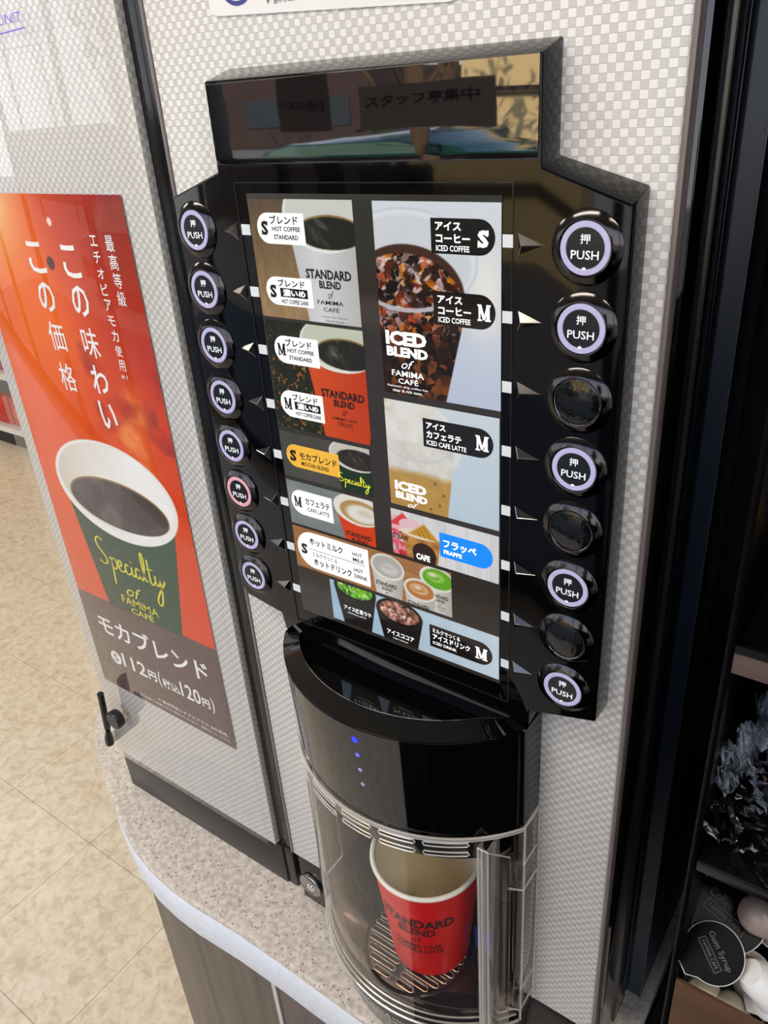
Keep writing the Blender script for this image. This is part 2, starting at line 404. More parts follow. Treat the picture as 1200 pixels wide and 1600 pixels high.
# ------------------------------------------------------------------ the room
ZF = -1.587; ZC = -0.737
def build_room():
    t = empty('added_mat', (1.2, -1.0, ZF), 'dark ribbed entrance mat on the floor in front of the machines', 'mat')  # unseen mat, added so the glossy head reflects something dark
    mb = MB(); mb.box(-.05, 3.0, -1.66, -.12, ZF + .0002, ZF + .008); mb.build('backing', mat('added_mat_black', (16, 15, 15), .95, spec=.1), t)
    mb = MB()
    for k in range(60): mb.box(-.03 + k * .05, -.01 + k * .05, -1.64, -.14, ZF + .0081, ZF + .012)
    tag(mb.build('rib', mat('mat_rib', (24, 22, 22), .95, spec=.1), t), kind='stuff')
    m = MB(); m.box(-8.2, 3.3, -1.7, 4.9, ZF - 0.08, ZF - 0.004); floor = tag(m.build('floor', mat('floor_joint', (190, 164, 130), 0.6)), kind='structure')
    tile_m = bpy.data.materials.new('floor_tile'); tile_m.use_nodes = True; nt = tile_m.node_tree; b = nt.nodes['Principled BSDF']
    tc = nt.nodes.new('ShaderNodeTexCoord'); n = nt.nodes.new('ShaderNodeTexNoise'); n.inputs['Scale'].default_value = 40; n.inputs['Detail'].default_value = 7; n.inputs['Roughness'].default_value = 0.62
    geo = nt.nodes.new('ShaderNodeNewGeometry')
    nt.links.new(geo.outputs['Position'], n.inputs['Vector'])
    n.inputs['Distortion'].default_value = 0.6
    r = nt.nodes.new('ShaderNodeValToRGB'); e = r.color_ramp.elements
    e[0].position = 0.36; e[0].color = lin((214, 190, 154)); e[1].position = 0.64; e[1].color = lin((240, 221, 190))
    x = r.color_ramp.elements.new(0.48); x.color = lin((229, 207, 172))
    nt.links.new(n.outputs['Fac'], r.inputs[0]); nt.links.new(r.outputs[0], b.inputs['Base Color']); b.inputs['Roughness'].default_value = 0.33
    T = 0.3475; x0 = -0.878; y0 = -0.0943; g = 0.0006
    me = None
    for i in range(-16, 4):
        for j in range(-4, 11):
            cx = x0 + i * T; cy = y0 + j * T
            if me is None:
                mb = MB(); mb.box(g, T - g, g, T - g, -0.004, 0.0); o = mb.build('tile', tile_m, floor); me = o.data
            else: o = link('tile', me, floor, raw=True)
            o.location = (cx, cy, ZF)
    wm = mat('wall_paint', (214, 208, 196), 0.7)
    mb = MB(); mb.box(-.12, 3.29, .775, .85, ZF, CEIL - .001); tag(mb.build('wall_rear', mat('dark_partition', (26, 25, 26), .6)), kind='structure')
    for nm, a in (('wall_left', (-8.3, -8.2, -1.7, 4.9)), ('wall_right', (3.3, 3.4, -1.7, 4.9)), ('wall_back', (-8.3, 3.4, 4.9, 5.0))):
        mb = MB(); mb.box(a[0], a[1], a[2], a[3], ZF, CEIL); tag(mb.build(nm, wm), kind='structure')
    mb = MB(); mb.box(-8.3, 3.4, -1.75, 5.0, CEIL, CEIL + 0.08); tag(mb.build('ceiling', mat('ceiling_white', (226, 224, 218), 0.8)), kind='structure')
    spots = ('left of the poster cabinet', 'straight above the aisle by the poster cabinet', 'nearest the condiment rack', 'over the far end of the gondola', 'behind the poster cabinet', 'deepest in the shop over the snack packets')
    for (lx, ly), sp in zip(LAMPS, spots):
        t = empty('ceiling_light', (lx, ly, CEIL), 'white ceiling light fixture with a long tube, ' + sp, 'light', 'ceiling lights above the shop floor')
        mb = MB(); mb.box(lx - .62, lx + .62, ly - .1, ly + .1, CEIL - 0.05, CEIL); mb.build('housing', mat('lamp_white', (235, 235, 232), 0.4), t)
        mb = MB(); mb.tube([(lx - .58, ly, CEIL - 0.062), (lx + .58, ly, CEIL - 0.062)], 0.012, 10); mb.build('tube', mat('lamp_tube', (255, 250, 240), 0.4, emit=9.0), t)
    # glazed shop front behind the camera
    fm = mat('window_frame_dark', (38, 36, 36), 0.35, metal=0.3)
    w = MB(); w.box(-8.3, 3.4, -1.78, -1.70, ZF, ZF + 0.12); w.box(-8.3, 3.4, -1.78, -1.70, 0.92, CEIL)
    for xx in (-8.2, -6.6, -5.0, -3.35, -1.93, 0.1, 1.8, 3.3): w.box(xx - .028, xx + .028, -1.78, -1.70, ZF, CEIL)
    win = tag(w.build('window_1', fm, bevel=0.003), kind='structure')
    xs = (-8.2, -6.6, -5.0, -3.35, -1.93, 0.1, 1.8, 3.3)
    gl = clear_mat('window_glass', tint=(250, 248, 246), ior=1.5)
    for a, b_ in zip(xs[:-1], xs[1:]):
        mb = MB(); mb.box(a + .028, b_ - .028, -1.745, -1.739, ZF + .12, .92); mb.build('pane', gl, win)
build_room()

# ------------------------------------------------------------------ outside, seen in the reflections
def build_outside():
    mb = MB(); mb.box(-60, 30, -60, -1.78, ZF - .3, ZF - .12); tag(mb.build('pavement', mat('asphalt', (112, 108, 104), 0.9, vary=.12, vscale=3)), kind='structure')
    # sunlit building
    t = empty('building', (-12, -17, ZF - .12), 'sunlit sandy office building across the road', 'building')
    mb = MB(); mb.box(-9.2, -2, -22, -16, ZF - .12, 3.4); mb.build('wall', mat('sandy_wall', (226, 200, 146), 0.8), t)
    mb = MB(); mb.box(-9.3, -1.9, -16.05, -15.8, 0.10, 0.26); mb.box(-9.3, -1.9, -16.05, -15.9, -.06, .0); mb.box(-9.3, -1.9, -16.05, -15.85, 1.5, 1.62); mb.build('ledge', mat('ledge_dark', (52, 46, 40), 0.6), t)
    for k in range(6):
        mb = MB(); mb.box(-9.0 + k * 1.2, -8.2 + k * 1.2, -16.03, -15.98, 1.8, 3.0); mb.build('window', mat('far_glass', (40, 50, 58), 0.1), t)
    t = empty('apartment_block', (-24, -20, ZF - .12), 'low dark brick building with rows of windows across the road', 'building')
    mb = MB(); mb.box(-34, -14, -26, -19, ZF - .12, 1.1); mb.build('wall', mat('brick_wall', (66, 50, 48), .8), t)
    for k in range(8):
        mb = MB(); mb.box(-33 + k * 2.4, -31.4 + k * 2.4, -19.04, -18.97, -.7, .4); mb.build('window', mat('far_glass', (40, 50, 58), 0.1), t)
    # car
    t = empty('parked_car', (-4.4, -6.4, ZF - .12), 'dark green car parked outside the shop window', 'car')
    prof = [(-2.1, .32), (-2.1, .72), (-1.75, .86), (-1.15, .95), (-.65, 1.38), (.75, 1.42), (1.25, 1.02), (2.0, .88), (2.15, .6), (2.15, .32)]
    base = ZF - .12
    body = mat('car_paint', (20, 62, 58), 0.12, coat=0.8)
    mb = MB(); mb.prism_y([(-4.4 + x, base + z) for x, z in prof][::-1], -7.2, -5.55); mb.build('body', body, t, bevel=0.06)
    mb = MB(); mb.prism_y([(-4.4 - 1.0, base + .97), (-4.4 - .58, base + 1.31), (-4.4 + .7, base + 1.35), (-4.4 + 1.05, base + 1.02)][::-1], -5.56, -5.53); mb.build('side_window', mat('car_glass', (90, 120, 110), 0.05, spec=.8), t)
    for dx in (-1.3, 1.35):
        for yy in (-5.66, -7.1):
            mb = MB(); mb.lathe([(0.0, -.11), (.30, -.11), (.32, -.08), (.32, .08), (.30, .11), (0, .11)], 24, 'Y', (-4.4 + dx, yy, base + .32)); mb.build('wheel', MATTE, t)
    mb = MB(); mb.box(-6.52, -6.46, -6.2, -5.8, base + .6, base + .75); mb.build('tail_light', mat('tail_red', (200, 20, 25), .2, emit=.8), t)
    # trees
    def tree(x, y, h, r, leafy, label, grp=None):
        t = empty('street_tree', (x, y, base), label, 'tree', grp); rs = random.Random(int(x * 10))
        mb = MB(); mb.tube([(x, y, base), (x + .05, y, base + h * .35), (x - .04, y, base + h * .6), (x + .05, y, base + h * .85)], [r, r * .8, r * .55, r * .2], 9)
        mb.build('trunk', mat('bark', (92, 74, 56), .9), t)
        mb = MB()
        for k in range(26):
            a = rs.uniform(0, 2 * PI); z0 = base + h * rs.uniform(.35, .8); L = h * rs.uniform(.18, .38)
            p = [(x, y, z0)]
            for q in range(3):
                px_, py_, pz_ = p[-1]; a += rs.uniform(-.5, .5); p.append((px_ + L / 3 * math.cos(a) * .75, py_ + L / 3 * math.sin(a) * .75, pz_ + L / 3 * .75))
            mb.tube(p, [r * .22, r * .14, r * .08, r * .03], 5)
            for q in range(2):
                b_ = a + rs.uniform(-1, 1); e_ = p[-2]; mb.tube([e_, (e_[0] + L * .3 * math.cos(b_), e_[1] + L * .3 * math.sin(b_), e_[2] + L * .28)], [r * .08, r * .03], 4)
        mb.build('branch', mat('bark', (92, 74, 56), .9), t)
        if leafy:
            mb = MB()
            for k in range(420):
                a = rs.uniform(0, 2 * PI); b_ = rs.uniform(-1, 1); R_ = h * .3 * rs.uniform(.4, 1) ** .5
                c = Vector((x + R_ * math.cos(a) * math.cos(b_), y + R_ * math.sin(a) * math.cos(b_), base + h * .72 + R_ * math.sin(b_)))
                u = Vector((rs.uniform(-1, 1), rs.uniform(-1, 1), rs.uniform(-1, 1))).normalized() * .16; v_ = u.orthogonal().normalized() * .12
                mb.add([c - u, c + v_, c + u, c - v_], [(0, 1, 2, 3)])
            tag(mb.build('foliage', mat('leaf_green', (70, 96, 36), .7), t), kind='stuff')
    tree(-6.3, -10.5, 6.5, .22, True, 'leafy street tree with a thick trunk before the sandy building')
    tree(-3.25, -5.0, 4.5, .11, False, 'slim bare tree outside the shop window')
    tree(-19.0, -13.0, 7.0, .16, False, 'bare winter tree far along the road')
    tree(-15.0, -14.0, 5.6, .13, False, 'smaller bare tree nearer the crossing')
    mb = MB(); rs = random.Random(3)
    for k in range(260):
        c = Vector((rs.uniform(-8.9, -6.9), -12.0 + rs.uniform(-.4, .4), base + rs.uniform(0, 1.35))); u = Vector((rs.uniform(-1, 1), rs.uniform(-1, 1), rs.uniform(-1, 1))).normalized() * .14; v_ = u.orthogonal().normalized() * .12
        mb.add([c - u, c + v_, c + u, c - v_], [(0, 1, 2, 3)])
    tag(mb.build('hedge_foliage', mat('hedge_green', (96, 118, 40), .8)), kind='stuff')
    # notices taped to the inside of the window: read from the street
    pm = mat('backlit_paper', (120, 112, 114), .8)
    pm.node_tree.nodes['Principled BSDF'].inputs['Transmission Weight'].default_value = 0.0; ik = mat('notice_ink', (28, 24, 26), .8)
    t = empty('window_notice', (-1.0, -1.72, -.04), 'wide recruiting notice taped to the shop window', 'notice')
    mb = MB(); mb.box(-1.295, -.835, -1.7295, -1.7285, -.035, .122); mb.build('paper', pm, t)
    mb = MB(); f = lambda u, w: (-u, -1.7285, w)
    # facing the street, so its letters run the other way inside
    text_fit(mb, 'スタッフ募集中', -1.275, -.88, .035, .095, fn=lambda u, w: (u, -1.7275, w), bold=.02); mb.build('lettering', ik, t)
    t = empty('price_notice', (-1.5, -1.72, -.04), 'narrow dark notice taped left of the recruiting notice', 'notice')
    mb = MB(); mb.box(-1.62, -1.40, -1.7295, -1.7285, -.03, .16); mb.build('paper', mat('backlit_paper_dark', (96, 82, 88), .8), t)
    mb = MB(); text_fit(mb, 'パスの受付', -1.605, -1.42, .04, .09, fn=lambda u, w: (u, -1.7275, w), bold=.02); mb.build('lettering', ik, t)
build_outside()
# ------------------------------------------------------------------ the photographer, seen only as a dark reflection
def skin(name, pts, edges, rad, material, parent, sub=2):
    me = bpy.data.meshes.new(name); me.from_pydata(pts, edges, []); o = bpy.data.objects.new(name, me); COL.objects.link(o)
    md = o.modifiers.new('skin', 'SKIN'); sd = me.skin_vertices[0].data
    for i, q in enumerate(rad): sd[i].radius = (q, q) if isinstance(q, float) else q
    sd[0].use_root = True
    ss = o.modifiers.new('sub', 'SUBSURF'); ss.levels = sub; ss.render_levels = sub
    me.materials.append(material); o.parent = parent; o.location = -world_loc(parent)
    for p in me.polygons: p.use_smooth = True
    md.use_smooth_shade = True
    return o
def build_person():
    X, Y, F = .40, -.80, ZF
    t = empty('person', (X, Y, F), 'person in a dark coat standing before the machine holding up a phone', 'person')
    coat = mat('dark_coat', (24, 24, 28), .8); sk = mat('skin', (206, 160, 132), .5)
    P = [(X, Y, F + .90), (X, Y + .01, F + 1.08), (X, Y + .02, F + 1.28), (X, Y + .01, F + 1.40), (X, Y + .03, F + 1.46),
         (X - .10, Y, F + .84), (X - .11, Y + .02, F + .46), (X - .12, Y, F + .08), (X - .12, Y + .14, F + .04),
         (X + .10, Y, F + .84), (X + .11, Y + .02, F + .46), (X + .12, Y, F + .08), (X + .12, Y + .14, F + .04),
         (X - .19, Y + .01, F + 1.36), (X - .23, Y + .12, F + 1.16), (X - .15, Y + .34, F + 1.42), (X + .19, Y + .01, F + 1.36), (X + .23, Y + .12, F + 1.16), (X + .10, Y + .34, F + 1.42)]
    E_ = [(0, 1), (1, 2), (2, 3), (3, 4), (0, 5), (5, 6), (6, 7), (7, 8), (0, 9), (9, 10), (10, 11), (11, 12), (3, 13), (13, 14), (14, 15), (3, 16), (16, 17), (17, 18)]
    Rr = [(.24, .15), (.21, .14), (.23, .14), (.15, .10), .06, .15, .13, .045, .04, .15, .13, .045, .04, .075, .055, .038, .075, .055, .038]
    skin('coat_figure', P, E_, [q if not isinstance(q, tuple) else q for q in Rr], coat, t)
    hd = [(X, Y + .03, F + 1.44), (X, Y + .045, F + 1.52), (X, Y + .05, F + 1.60), (X, Y + .04, F + 1.66)]
    skin('head', hd, [(0, 1), (1, 2), (2, 3)], [.05, (.062, .075), (.072, .09), (.055, .07)], sk, t)
    mb = MB()
    for s_ in (-1, 1): mb.lathe([(.0001, -.012), (.010, -.007), (.012, 0), (.010, .007), (.0001, .012)], 12, 'Y', (X + s_ * .032, Y + .125, F + 1.585))
    mb.build('eye', mat('eye_dark', (30, 24, 22), .3), t, smooth=True)
    mb = MB(); mb.add([(X - .012, Y + .135, F + 1.545), (X + .012, Y + .135, F + 1.545), (X, Y + .158, F + 1.548), (X, Y + .132, F + 1.59)], [(0, 1, 2), (0, 2, 3), (1, 3, 2)]); mb.build('nose', sk, t)
    mb = MB(); mb.tube([(X - .022, Y + .122, F + 1.515), (X, Y + .132, F + 1.512), (X + .022, Y + .122, F + 1.515)], .004, 6); mb.build('mouth', mat('lips', (150, 84, 78), .5), t)
    skin('hair', [(X, Y - .005, F + 1.56), (X, Y - .002, F + 1.64), (X, Y + .05, F + 1.70)], [(0, 1), (1, 2)], [(.078, .07), (.082, .085), (.066, .07)], mat('hair_dark', (22, 18, 16), .6), t)
    for s_, wx, wy, wz in ((-1, X - .15, Y + .34, F + 1.42), (1, X + .10, Y + .34, F + 1.42)):
        pts = [(wx, wy, wz), (wx - s_ * .012, wy + .035, wz + .03)]; ed = [(0, 1)]; rd = [.026, .030]
        for k, L in enumerate((.062, .070, .066, .052)):
            bx_, by_, bz_ = wx - s_ * (.010 - .016 * 0) + (k - 1.5) * .004 * s_, wy + .050, wz + .060 - k * .019
            i0 = len(pts); pts += [(bx_, by_, bz_), (bx_ - s_ * L * .5, by_ + .012, bz_ + .004), (bx_ - s_ * L, by_ + .004, bz_ + .003)]
            ed += [(1, i0), (i0, i0 + 1), (i0 + 1, i0 + 2)]; rd += [.011, .0092, .0080]
        i0 = len(pts); pts += [(wx - s_ * .030, wy + .015, wz + .045), (wx - s_ * .050, wy + .020, wz + .058)]; ed += [(1, i0), (i0, i0 + 1)]; rd += [.012, .009]
        skin('hand', pts, ed, rd, sk, t)
    ph = empty('phone', (.3100, -.4060, .0700), 'dark phone held up in both hands before the machine', 'phone')
    rot = Matrix.Rotation(.61542, 3, 'Z') @ Matrix.Rotation(1.08084, 3, 'X')
    ph.rotation_mode = 'QUATERNION'; ph.rotation_quaternion = rot.to_quaternion()
    mb = MB(); mb.box(-.036, .036, -.13, .018, .006, .014); o = mb.build('case', mat('phone_case', (18, 18, 20), .3), bevel=.003); o.parent = ph
build_person()
# ------------------------------------------------------------------ counter
def build_counter():
    t = empty('countertop', (-.2, .2, ZC), 'speckled beige stone countertop with a rounded white edge under the machines', 'countertop')
    pts = [(.2, .75), (-.60, .75), (-.705, .50), (-.715, .33), (-.70, .20), (-.667, .107), (-.635, .075), (-.594, .045), (-.556, .025), (-.518, .008), (-.478, -.012), (-.436, -.029), (-.398, -.043), (-.355, -.052), (-.318, -.0555), (-.281, -.056), (-.212, -.052), (-.145, -.051), (-.05, -.052), (.06, -.053), (.2, -.053)]
    mb = MB(); mb.prism_z(pts, ZC - .012, ZC); mb.build('stone_top', STONE, t, bevel=.004)
    mb = MB(); mb.prism_z(pts, ZC - .068, ZC - .0121); mb.build('white_edge', mat('pale_edge', (226, 228, 230), .4, vary=.06, vscale=120), t, bevel=.005)
    t = empty('counter_cabinet', (-.1, .2, ZF), 'brown wood-grain cabinet carrying the countertop', 'cabinet')
    w = wood_mat('grey_brown_wood', (86, 74, 60), (116, 102, 86))
    mb = MB(); mb.box(-.415, -.197, -.028, .70, ZF + .06, ZC - .068); mb.build('side_panel', w, t, bevel=.002)
    mb = MB(); mb.box(-.190, .19, -.028, .70, ZF + .06, ZC - .068); mb.build('door', wood_mat('dark_brown_wood', (72, 58, 54), (96, 80, 74)), t, bevel=.002)
    mb = MB(); mb.box(-.197, -.190, -.030, .02, ZF + .06, ZC - .068); mb.build('metal_strip', mat('pale_strip', (206, 204, 196), .35, metal=.4), t)
    mb = MB(); mb.box(-.40, .18, -.01, .69, ZF, ZF + .06); mb.build('kick_board', MATTE, t)
    t = empty('side_cabinet', (.5, .3, ZF), 'dark low cabinet beside the counter under the condiment rack', 'cabinet')
    mb = MB(); mb.box(.203, 1.1, -.02, .72, ZF, -.744); mb.build('body', wood_mat('near_black_wood', (22, 15, 12), (34, 24, 19)), t, bevel=.002)
build_counter()

# ------------------------------------------------------------------ companion machine on the left
def build_left_machine():
    t = empty('milk_cabinet', (-.35, .25, ZC), 'silver checkered machine cabinet standing left of the coffee dispenser', 'machine')
    mb = MB(); mb.box(-.482, -.204, .03, .50, -.70, .55); mb.build('body', BLACKS, t, bevel=.002)
    mb = MB(); mb.box(-.486, -.2035, .022, .0299, -.674, .56); mb.build('door_panel', SILVER, t, bevel=.0008)
    mb = MB(); mb.box(-.482, -.1965, .024, .09, ZC, -.6755); mb.box(-.1965, -.183, .026, .09, ZC, -.6755); mb.build('base_plinth', mat('plinth_dark', (32, 30, 28), .3), t, bevel=.0015)
    mb = MB(); mb.box(-.2015, -.1815, .027, .10, -.675, .56); mb.build('side_rail', mat('rail_black', (12, 13, 14), .12, bump=(60, .08), spec=.3), t, bevel=.003, seg=3)
    mb = MB(); mb.box(-.491, -.2075, .0145, .0175, -.668, .56); mb.build('clear_cover', CLEAR, t, bevel=.0006)
    # two black latches of the cover
    mb = MB(); mb.lathe([(0, 0), (.0110, 0), (.0125, .002), (.0125, .009), (.0110, .0112), (0, .0112)], 28, 'Y', (-.4445, .0030, -.5900)); mb.build('latch_knob', BLACKS, t, smooth=True)
    mb = MB(); mb.tube([(-.4625, .008, -.557), (-.4745, .010, -.620)], [.0042, .0042], 10); mb.tube([(-.4750, .010, -.624), (-.4790, .010, -.640), (-.4800, .010, -.650)], [.003, .0055, .0055], 10)
    mb.build('latch_hinge', BLACKS, t, smooth=True)
    p = empty('coffee_poster', (-.35, .02, -.26), 'orange and brown coffee poster with white Japanese lettering behind clear cover', 'poster')
    def art(X, Z):
        n = vnoise(X, Z, 40, 3); n2 = vnoise(X + Z * .6, Z, 16, 9)
        t_ = np.clip((X + 465) / 230, 0, 1); s = np.clip((18 - Z) / 430, 0, 1)
        img = grad(X, (238, 92, 12), (196, 44, 16), np.clip(t_ * 1.1 - .15, 0, 1) * (1 - s * .75))
        img = over(img, (140, 30, 24), np.clip((t_ - .42) * 1.9, 0, 1) * np.clip(1 - s * 2.2, 0, 1) * .85)
        img = over(img, (250, 206, 140), np.exp(-(((X + 425) / 46) ** 2 + ((Z - 14) / 56) ** 2)) * .95)
        img = over(img, (252, 120, 14), np.exp(-(((X + 390) / 60) ** 2 + ((Z + 90) / 70) ** 2)) * .75)
        img = over(img, (214, 66, 42), np.clip(s * 1.2 - .45, 0, 1) * .8)
        sm = np.exp(-(((X + 285 + 12 * np.sin(Z / 18)) / 22) ** 2)) * np.clip((-130 - Z) / 40, 0, 1) * np.clip((Z + 235) / 30, 0, 1)
        img = over(img, (250, 168, 92), np.clip(sm * (n2 * 1.6 - .3), 0, .65))
        img = over(img, (120, 22, 26), np.clip((n - .62) * 3, 0, .5) * (t_ > .4) * (s < .5))
        # cup
        body = poly(X, Z, [(-429, -270), (-406, -411), (-286, -411), (-259, -270)], .8)
        sh = np.clip((X + 430) / 170, 0, 1)
        img = over(img, grad(X, (34, 62, 40), (52, 78, 54), sh), body)
        img = over(img, (240, 238, 230), ell(X, Z, -344.5, -257, 93.5, 55, .9))
        img = over(img, grad(X, (214, 204, 184), (248, 246, 240), np.clip((X + 430) / 120, 0, 1)), ell(X, Z, -344.5, -254, 87, 49, 1.2))
        liq = ell(X, Z, -343, -270.5, 77, 28, .9)
        img = over(img, (150, 112, 66), liq)
        li2 = ell(X, Z, -343, -271.5, 75.5, 26.8, 1.2)
        k = vnoise(X, Z, 22, 12)
        img = over(img, grad(X, (66, 54, 48), (116, 106, 98), np.clip(k * 1.7 - .35 - np.abs(X + 350) / 120, 0, 1)), li2)
        band = np.clip(.5 + (-408 - Z) / .8, 0, 1)
        img = over(img, (98, 76, 70), band * (1 - poly(X, Z, [(-429, -270), (-406, -411.5), (-286, -411.5), (-259, -270)], .8)) )
        img = over(img, (98, 76, 70), np.clip(.5 + (-411 - Z) / .8, 0, 1))
        img = over(img, (84, 34, 12), ell(X, Z, -349.9, -36.6, 5.4, 5.8, .8))
        img = over(img, (255, 235, 225), ell(X, Z, -337, -2.5, 3.2, 3.4, 1.5) * .9)
        return img
    grid_paint('printed_sheet', art, -465, -236.5, -543, 19, .0205, .8, paint_mat('poster_ink', emit=0.0, rough=.6), p)
    wm = mat('poster_white', (248, 246, 240), .5); mb = MB(); y = .0201
    def col(chars, cx, z0, pitch, w, h, bold=.012):
        for i, ch in enumerate(chars):
            ww = w; hh = h
            if ch in 'エオモ': hh = h * .85
            zc = (z0 if isinstance(z0, (int, float)) else z0[i]) - (pitch * i if isinstance(z0, (int, float)) else 0)
            bb = bold if ord(ch) < 0x4e00 else min(bold, .005)
            text_fit(mb, ch, (cx - ww / 2) / 1000, (cx + ww / 2) / 1000, (zc - hh / 2) / 1000, (zc + hh / 2) / 1000, y, bold=bb)
    col('最高等級', -262, -17, 14.4, 10.5, 12.2, .012)
    col('エチオピアモカ使用', -282, -15.5, 12.9, 8.8, 9.8, .012)
    text_fit(mb, '※1', -.2865, -.2785, -.131, -.127, y, bold=.0)
    col('この味わい', -320, (-33.8, -66.7, -103, -137, -171.3), 0, 23, 27, .016)
    col('この価格', -369.5, (-32.7, -66.9, -102.4, -141), 0, 24, 27, .016)
    text_fit(mb, 'モカブレンド', -.4405, -.2565, -.460, -.4325, y, bold=.018)
    text_fit(mb, '112', -.4115, -.3690, -.5005, -.4805, y, bold=.014); text_fit(mb, '円', -.3660, -.3520, -.5000, -.4860, y, bold=.03)
    text_fit(mb, '(', -.3485, -.3440, -.504, -.481, y, bold=.01); text_fit(mb, '税込', -.3420, -.3130, -.5010, -.4880, y, bold=.02)
    text_fit(mb, '120', -.3110, -.2790, -.5005, -.4795, y, bold=.014); text_fit(mb, '円', -.2770, -.2650, -.4995, -.4870, y, bold=.03); text_fit(mb, ')', -.2625, -.2580, -.504, -.481, y, bold=.01)
    mb.lathe([(0.0001, 0), (.0095, 0)], 28, 'Y', (-.4240, y, -.4930), cap=False)
    text_fit(mb, '※1最高等級エチオピアモカ 60%使用。', -.3600, -.2440, -.5295, -.5245, y, bold=.0)
    text_fit(mb, '※一部の店舗では取扱いのない場合がございます。画像はイメージです。', -.4020, -.2430, -.5365, -.5330, y, bold=.0)
    mb.build('white_lettering', wm, p)
    mb = MB(); text_fit(mb, 'S', -.4280, -.4200, -.4985, -.4875, .0199, bold=.02); mb.build('size_letter', mat('poster_brown', (98, 76, 70), .5), p)
    mb = MB(); text_fit(mb, 'FAMIMA', -.3785, -.3180, -.3975, -.3875, y, bold=.002); text_fit(mb, 'CAFÉ', -.3660, -.3290, -.4080, -.3985, y, bold=.012)
    text_fit(mb, 'of', -.3660, -.3400, -.3850, -.3700, y, bold=.0, shear=.4)
    script(mb, -.402, -.294, -.378, -.318, y, .0011)
    mb.build('yellow_lettering', mat('poster_yellow', (226, 214, 40), .5), p)

SPEC = [ # hand-drawn word in script: strokes in a unit box (0..1, 0..1)
 [(.14, .93), (.08, .98), (.03, .90), (.04, .78), (.10, .66), (.14, .56), (.13, .46), (.07, .43), (.02, .48)],
 [(.19, .58), (.21, .62), (.215, .50), (.20, .20), (.19, .05)], [(.21, .50), (.24, .62), (.285, .60), (.29, .48), (.25, .40), (.215, .43)],
 [(.31, .48), (.36, .53), (.365, .61), (.335, .62), (.315, .52), (.33, .41), (.37, .40), (.41, .45)],
 [(.475, .57), (.45, .60), (.42, .54), (.425, .43), (.455, .39), (.50, .45)], [(.52, .58), (.515, .45), (.535, .39), (.565, .45)], [(.53, .68), (.535, .70)],
 [(.635, .57), (.605, .60), (.575, .53), (.575, .42), (.60, .39), (.63, .46), (.64, .58), (.638, .44), (.66, .39), (.69, .46)],
 [(.69, .46), (.73, .70), (.735, .92), (.715, .97), (.70, .85), (.70, .55), (.715, .41), (.75, .42)],
 [(.79, .88), (.785, .60), (.785, .43), (.81, .38), (.85, .46)], [(.755, .68), (.85, .70)],
 [(.865, .60), (.86, .45), (.885, .40), (.92, .48), (.935, .60)], [(.935, .60), (.93, .35), (.90, .08), (.86, -.02), (.83, .06), (.87, .22), (.97, .46), (1.0, .56)]]
def script(mb, x0, x1, z0, z1, y, r):
    for st in SPEC:
        P = [Vector((x0 + a * (x1 - x0), y, z0 + b * (z1 - z0))) for a, b in st]; Q = []
        for i in range(len(P) - 1):                     # Catmull-Rom
            p0 = P[max(i - 1, 0)]; p1 = P[i]; p2 = P[i + 1]; p3 = P[min(i + 2, len(P) - 1)]
            for k in range(4):
                t = k / 4; Q.append(.5 * ((2 * p1) + (p2 - p0) * t + (2 * p0 - 5 * p1 + 4 * p2 - p3) * t * t + (-p0 + 3 * p1 - 3 * p2 + p3) * t ** 3))
        Q.append(P[-1]); vs = []; fs = []
        for i, q in enumerate(Q):
            d = (Q[min(i + 1, len(Q) - 1)] - Q[max(i - 1, 0)]); n = Vector((-d.z, 0, d.x)); n.normalize()
            w = r * (.55 + .65 * abs(n.x)); vs += [q - n * w, q + n * w]
        for i in range(len(Q) - 1): fs.append((2 * i, 2 * i + 1, 2 * i + 3, 2 * i + 2))
        mb.add(vs, fs)
build_left_machine()
# ------------------------------------------------------------------ the coffee dispenser
M = empty('coffee_dispenser', (0, .25, ZC), 'self-service coffee machine with black push-button front on silver checkered panel', 'machine')
def mm(*p): return [(a / 1000, b / 1000) for a, b in p]
def rounded(x0, x1, z0, z1, r, side, n=12):     # label tab: half-round on one side (mm)
    pts = []
    h = (z1 - z0) / 2; cz = (z0 + z1) / 2
    if side == 'L':
        pts = [(x1, z0), (x1, z1)] + [(x0 + h + h * math.cos(a), cz + h * math.sin(a)) for a in [PI / 2 + PI * i / n for i in range(n + 1)]]
        pts = pts
    else:
        pts = [(x0, z1), (x0, z0)] + [(x1 - h + h * math.cos(a), cz + h * math.sin(a)) for a in [-PI / 2 + PI * i / n for i in range(n + 1)]]
    return mm(*pts)

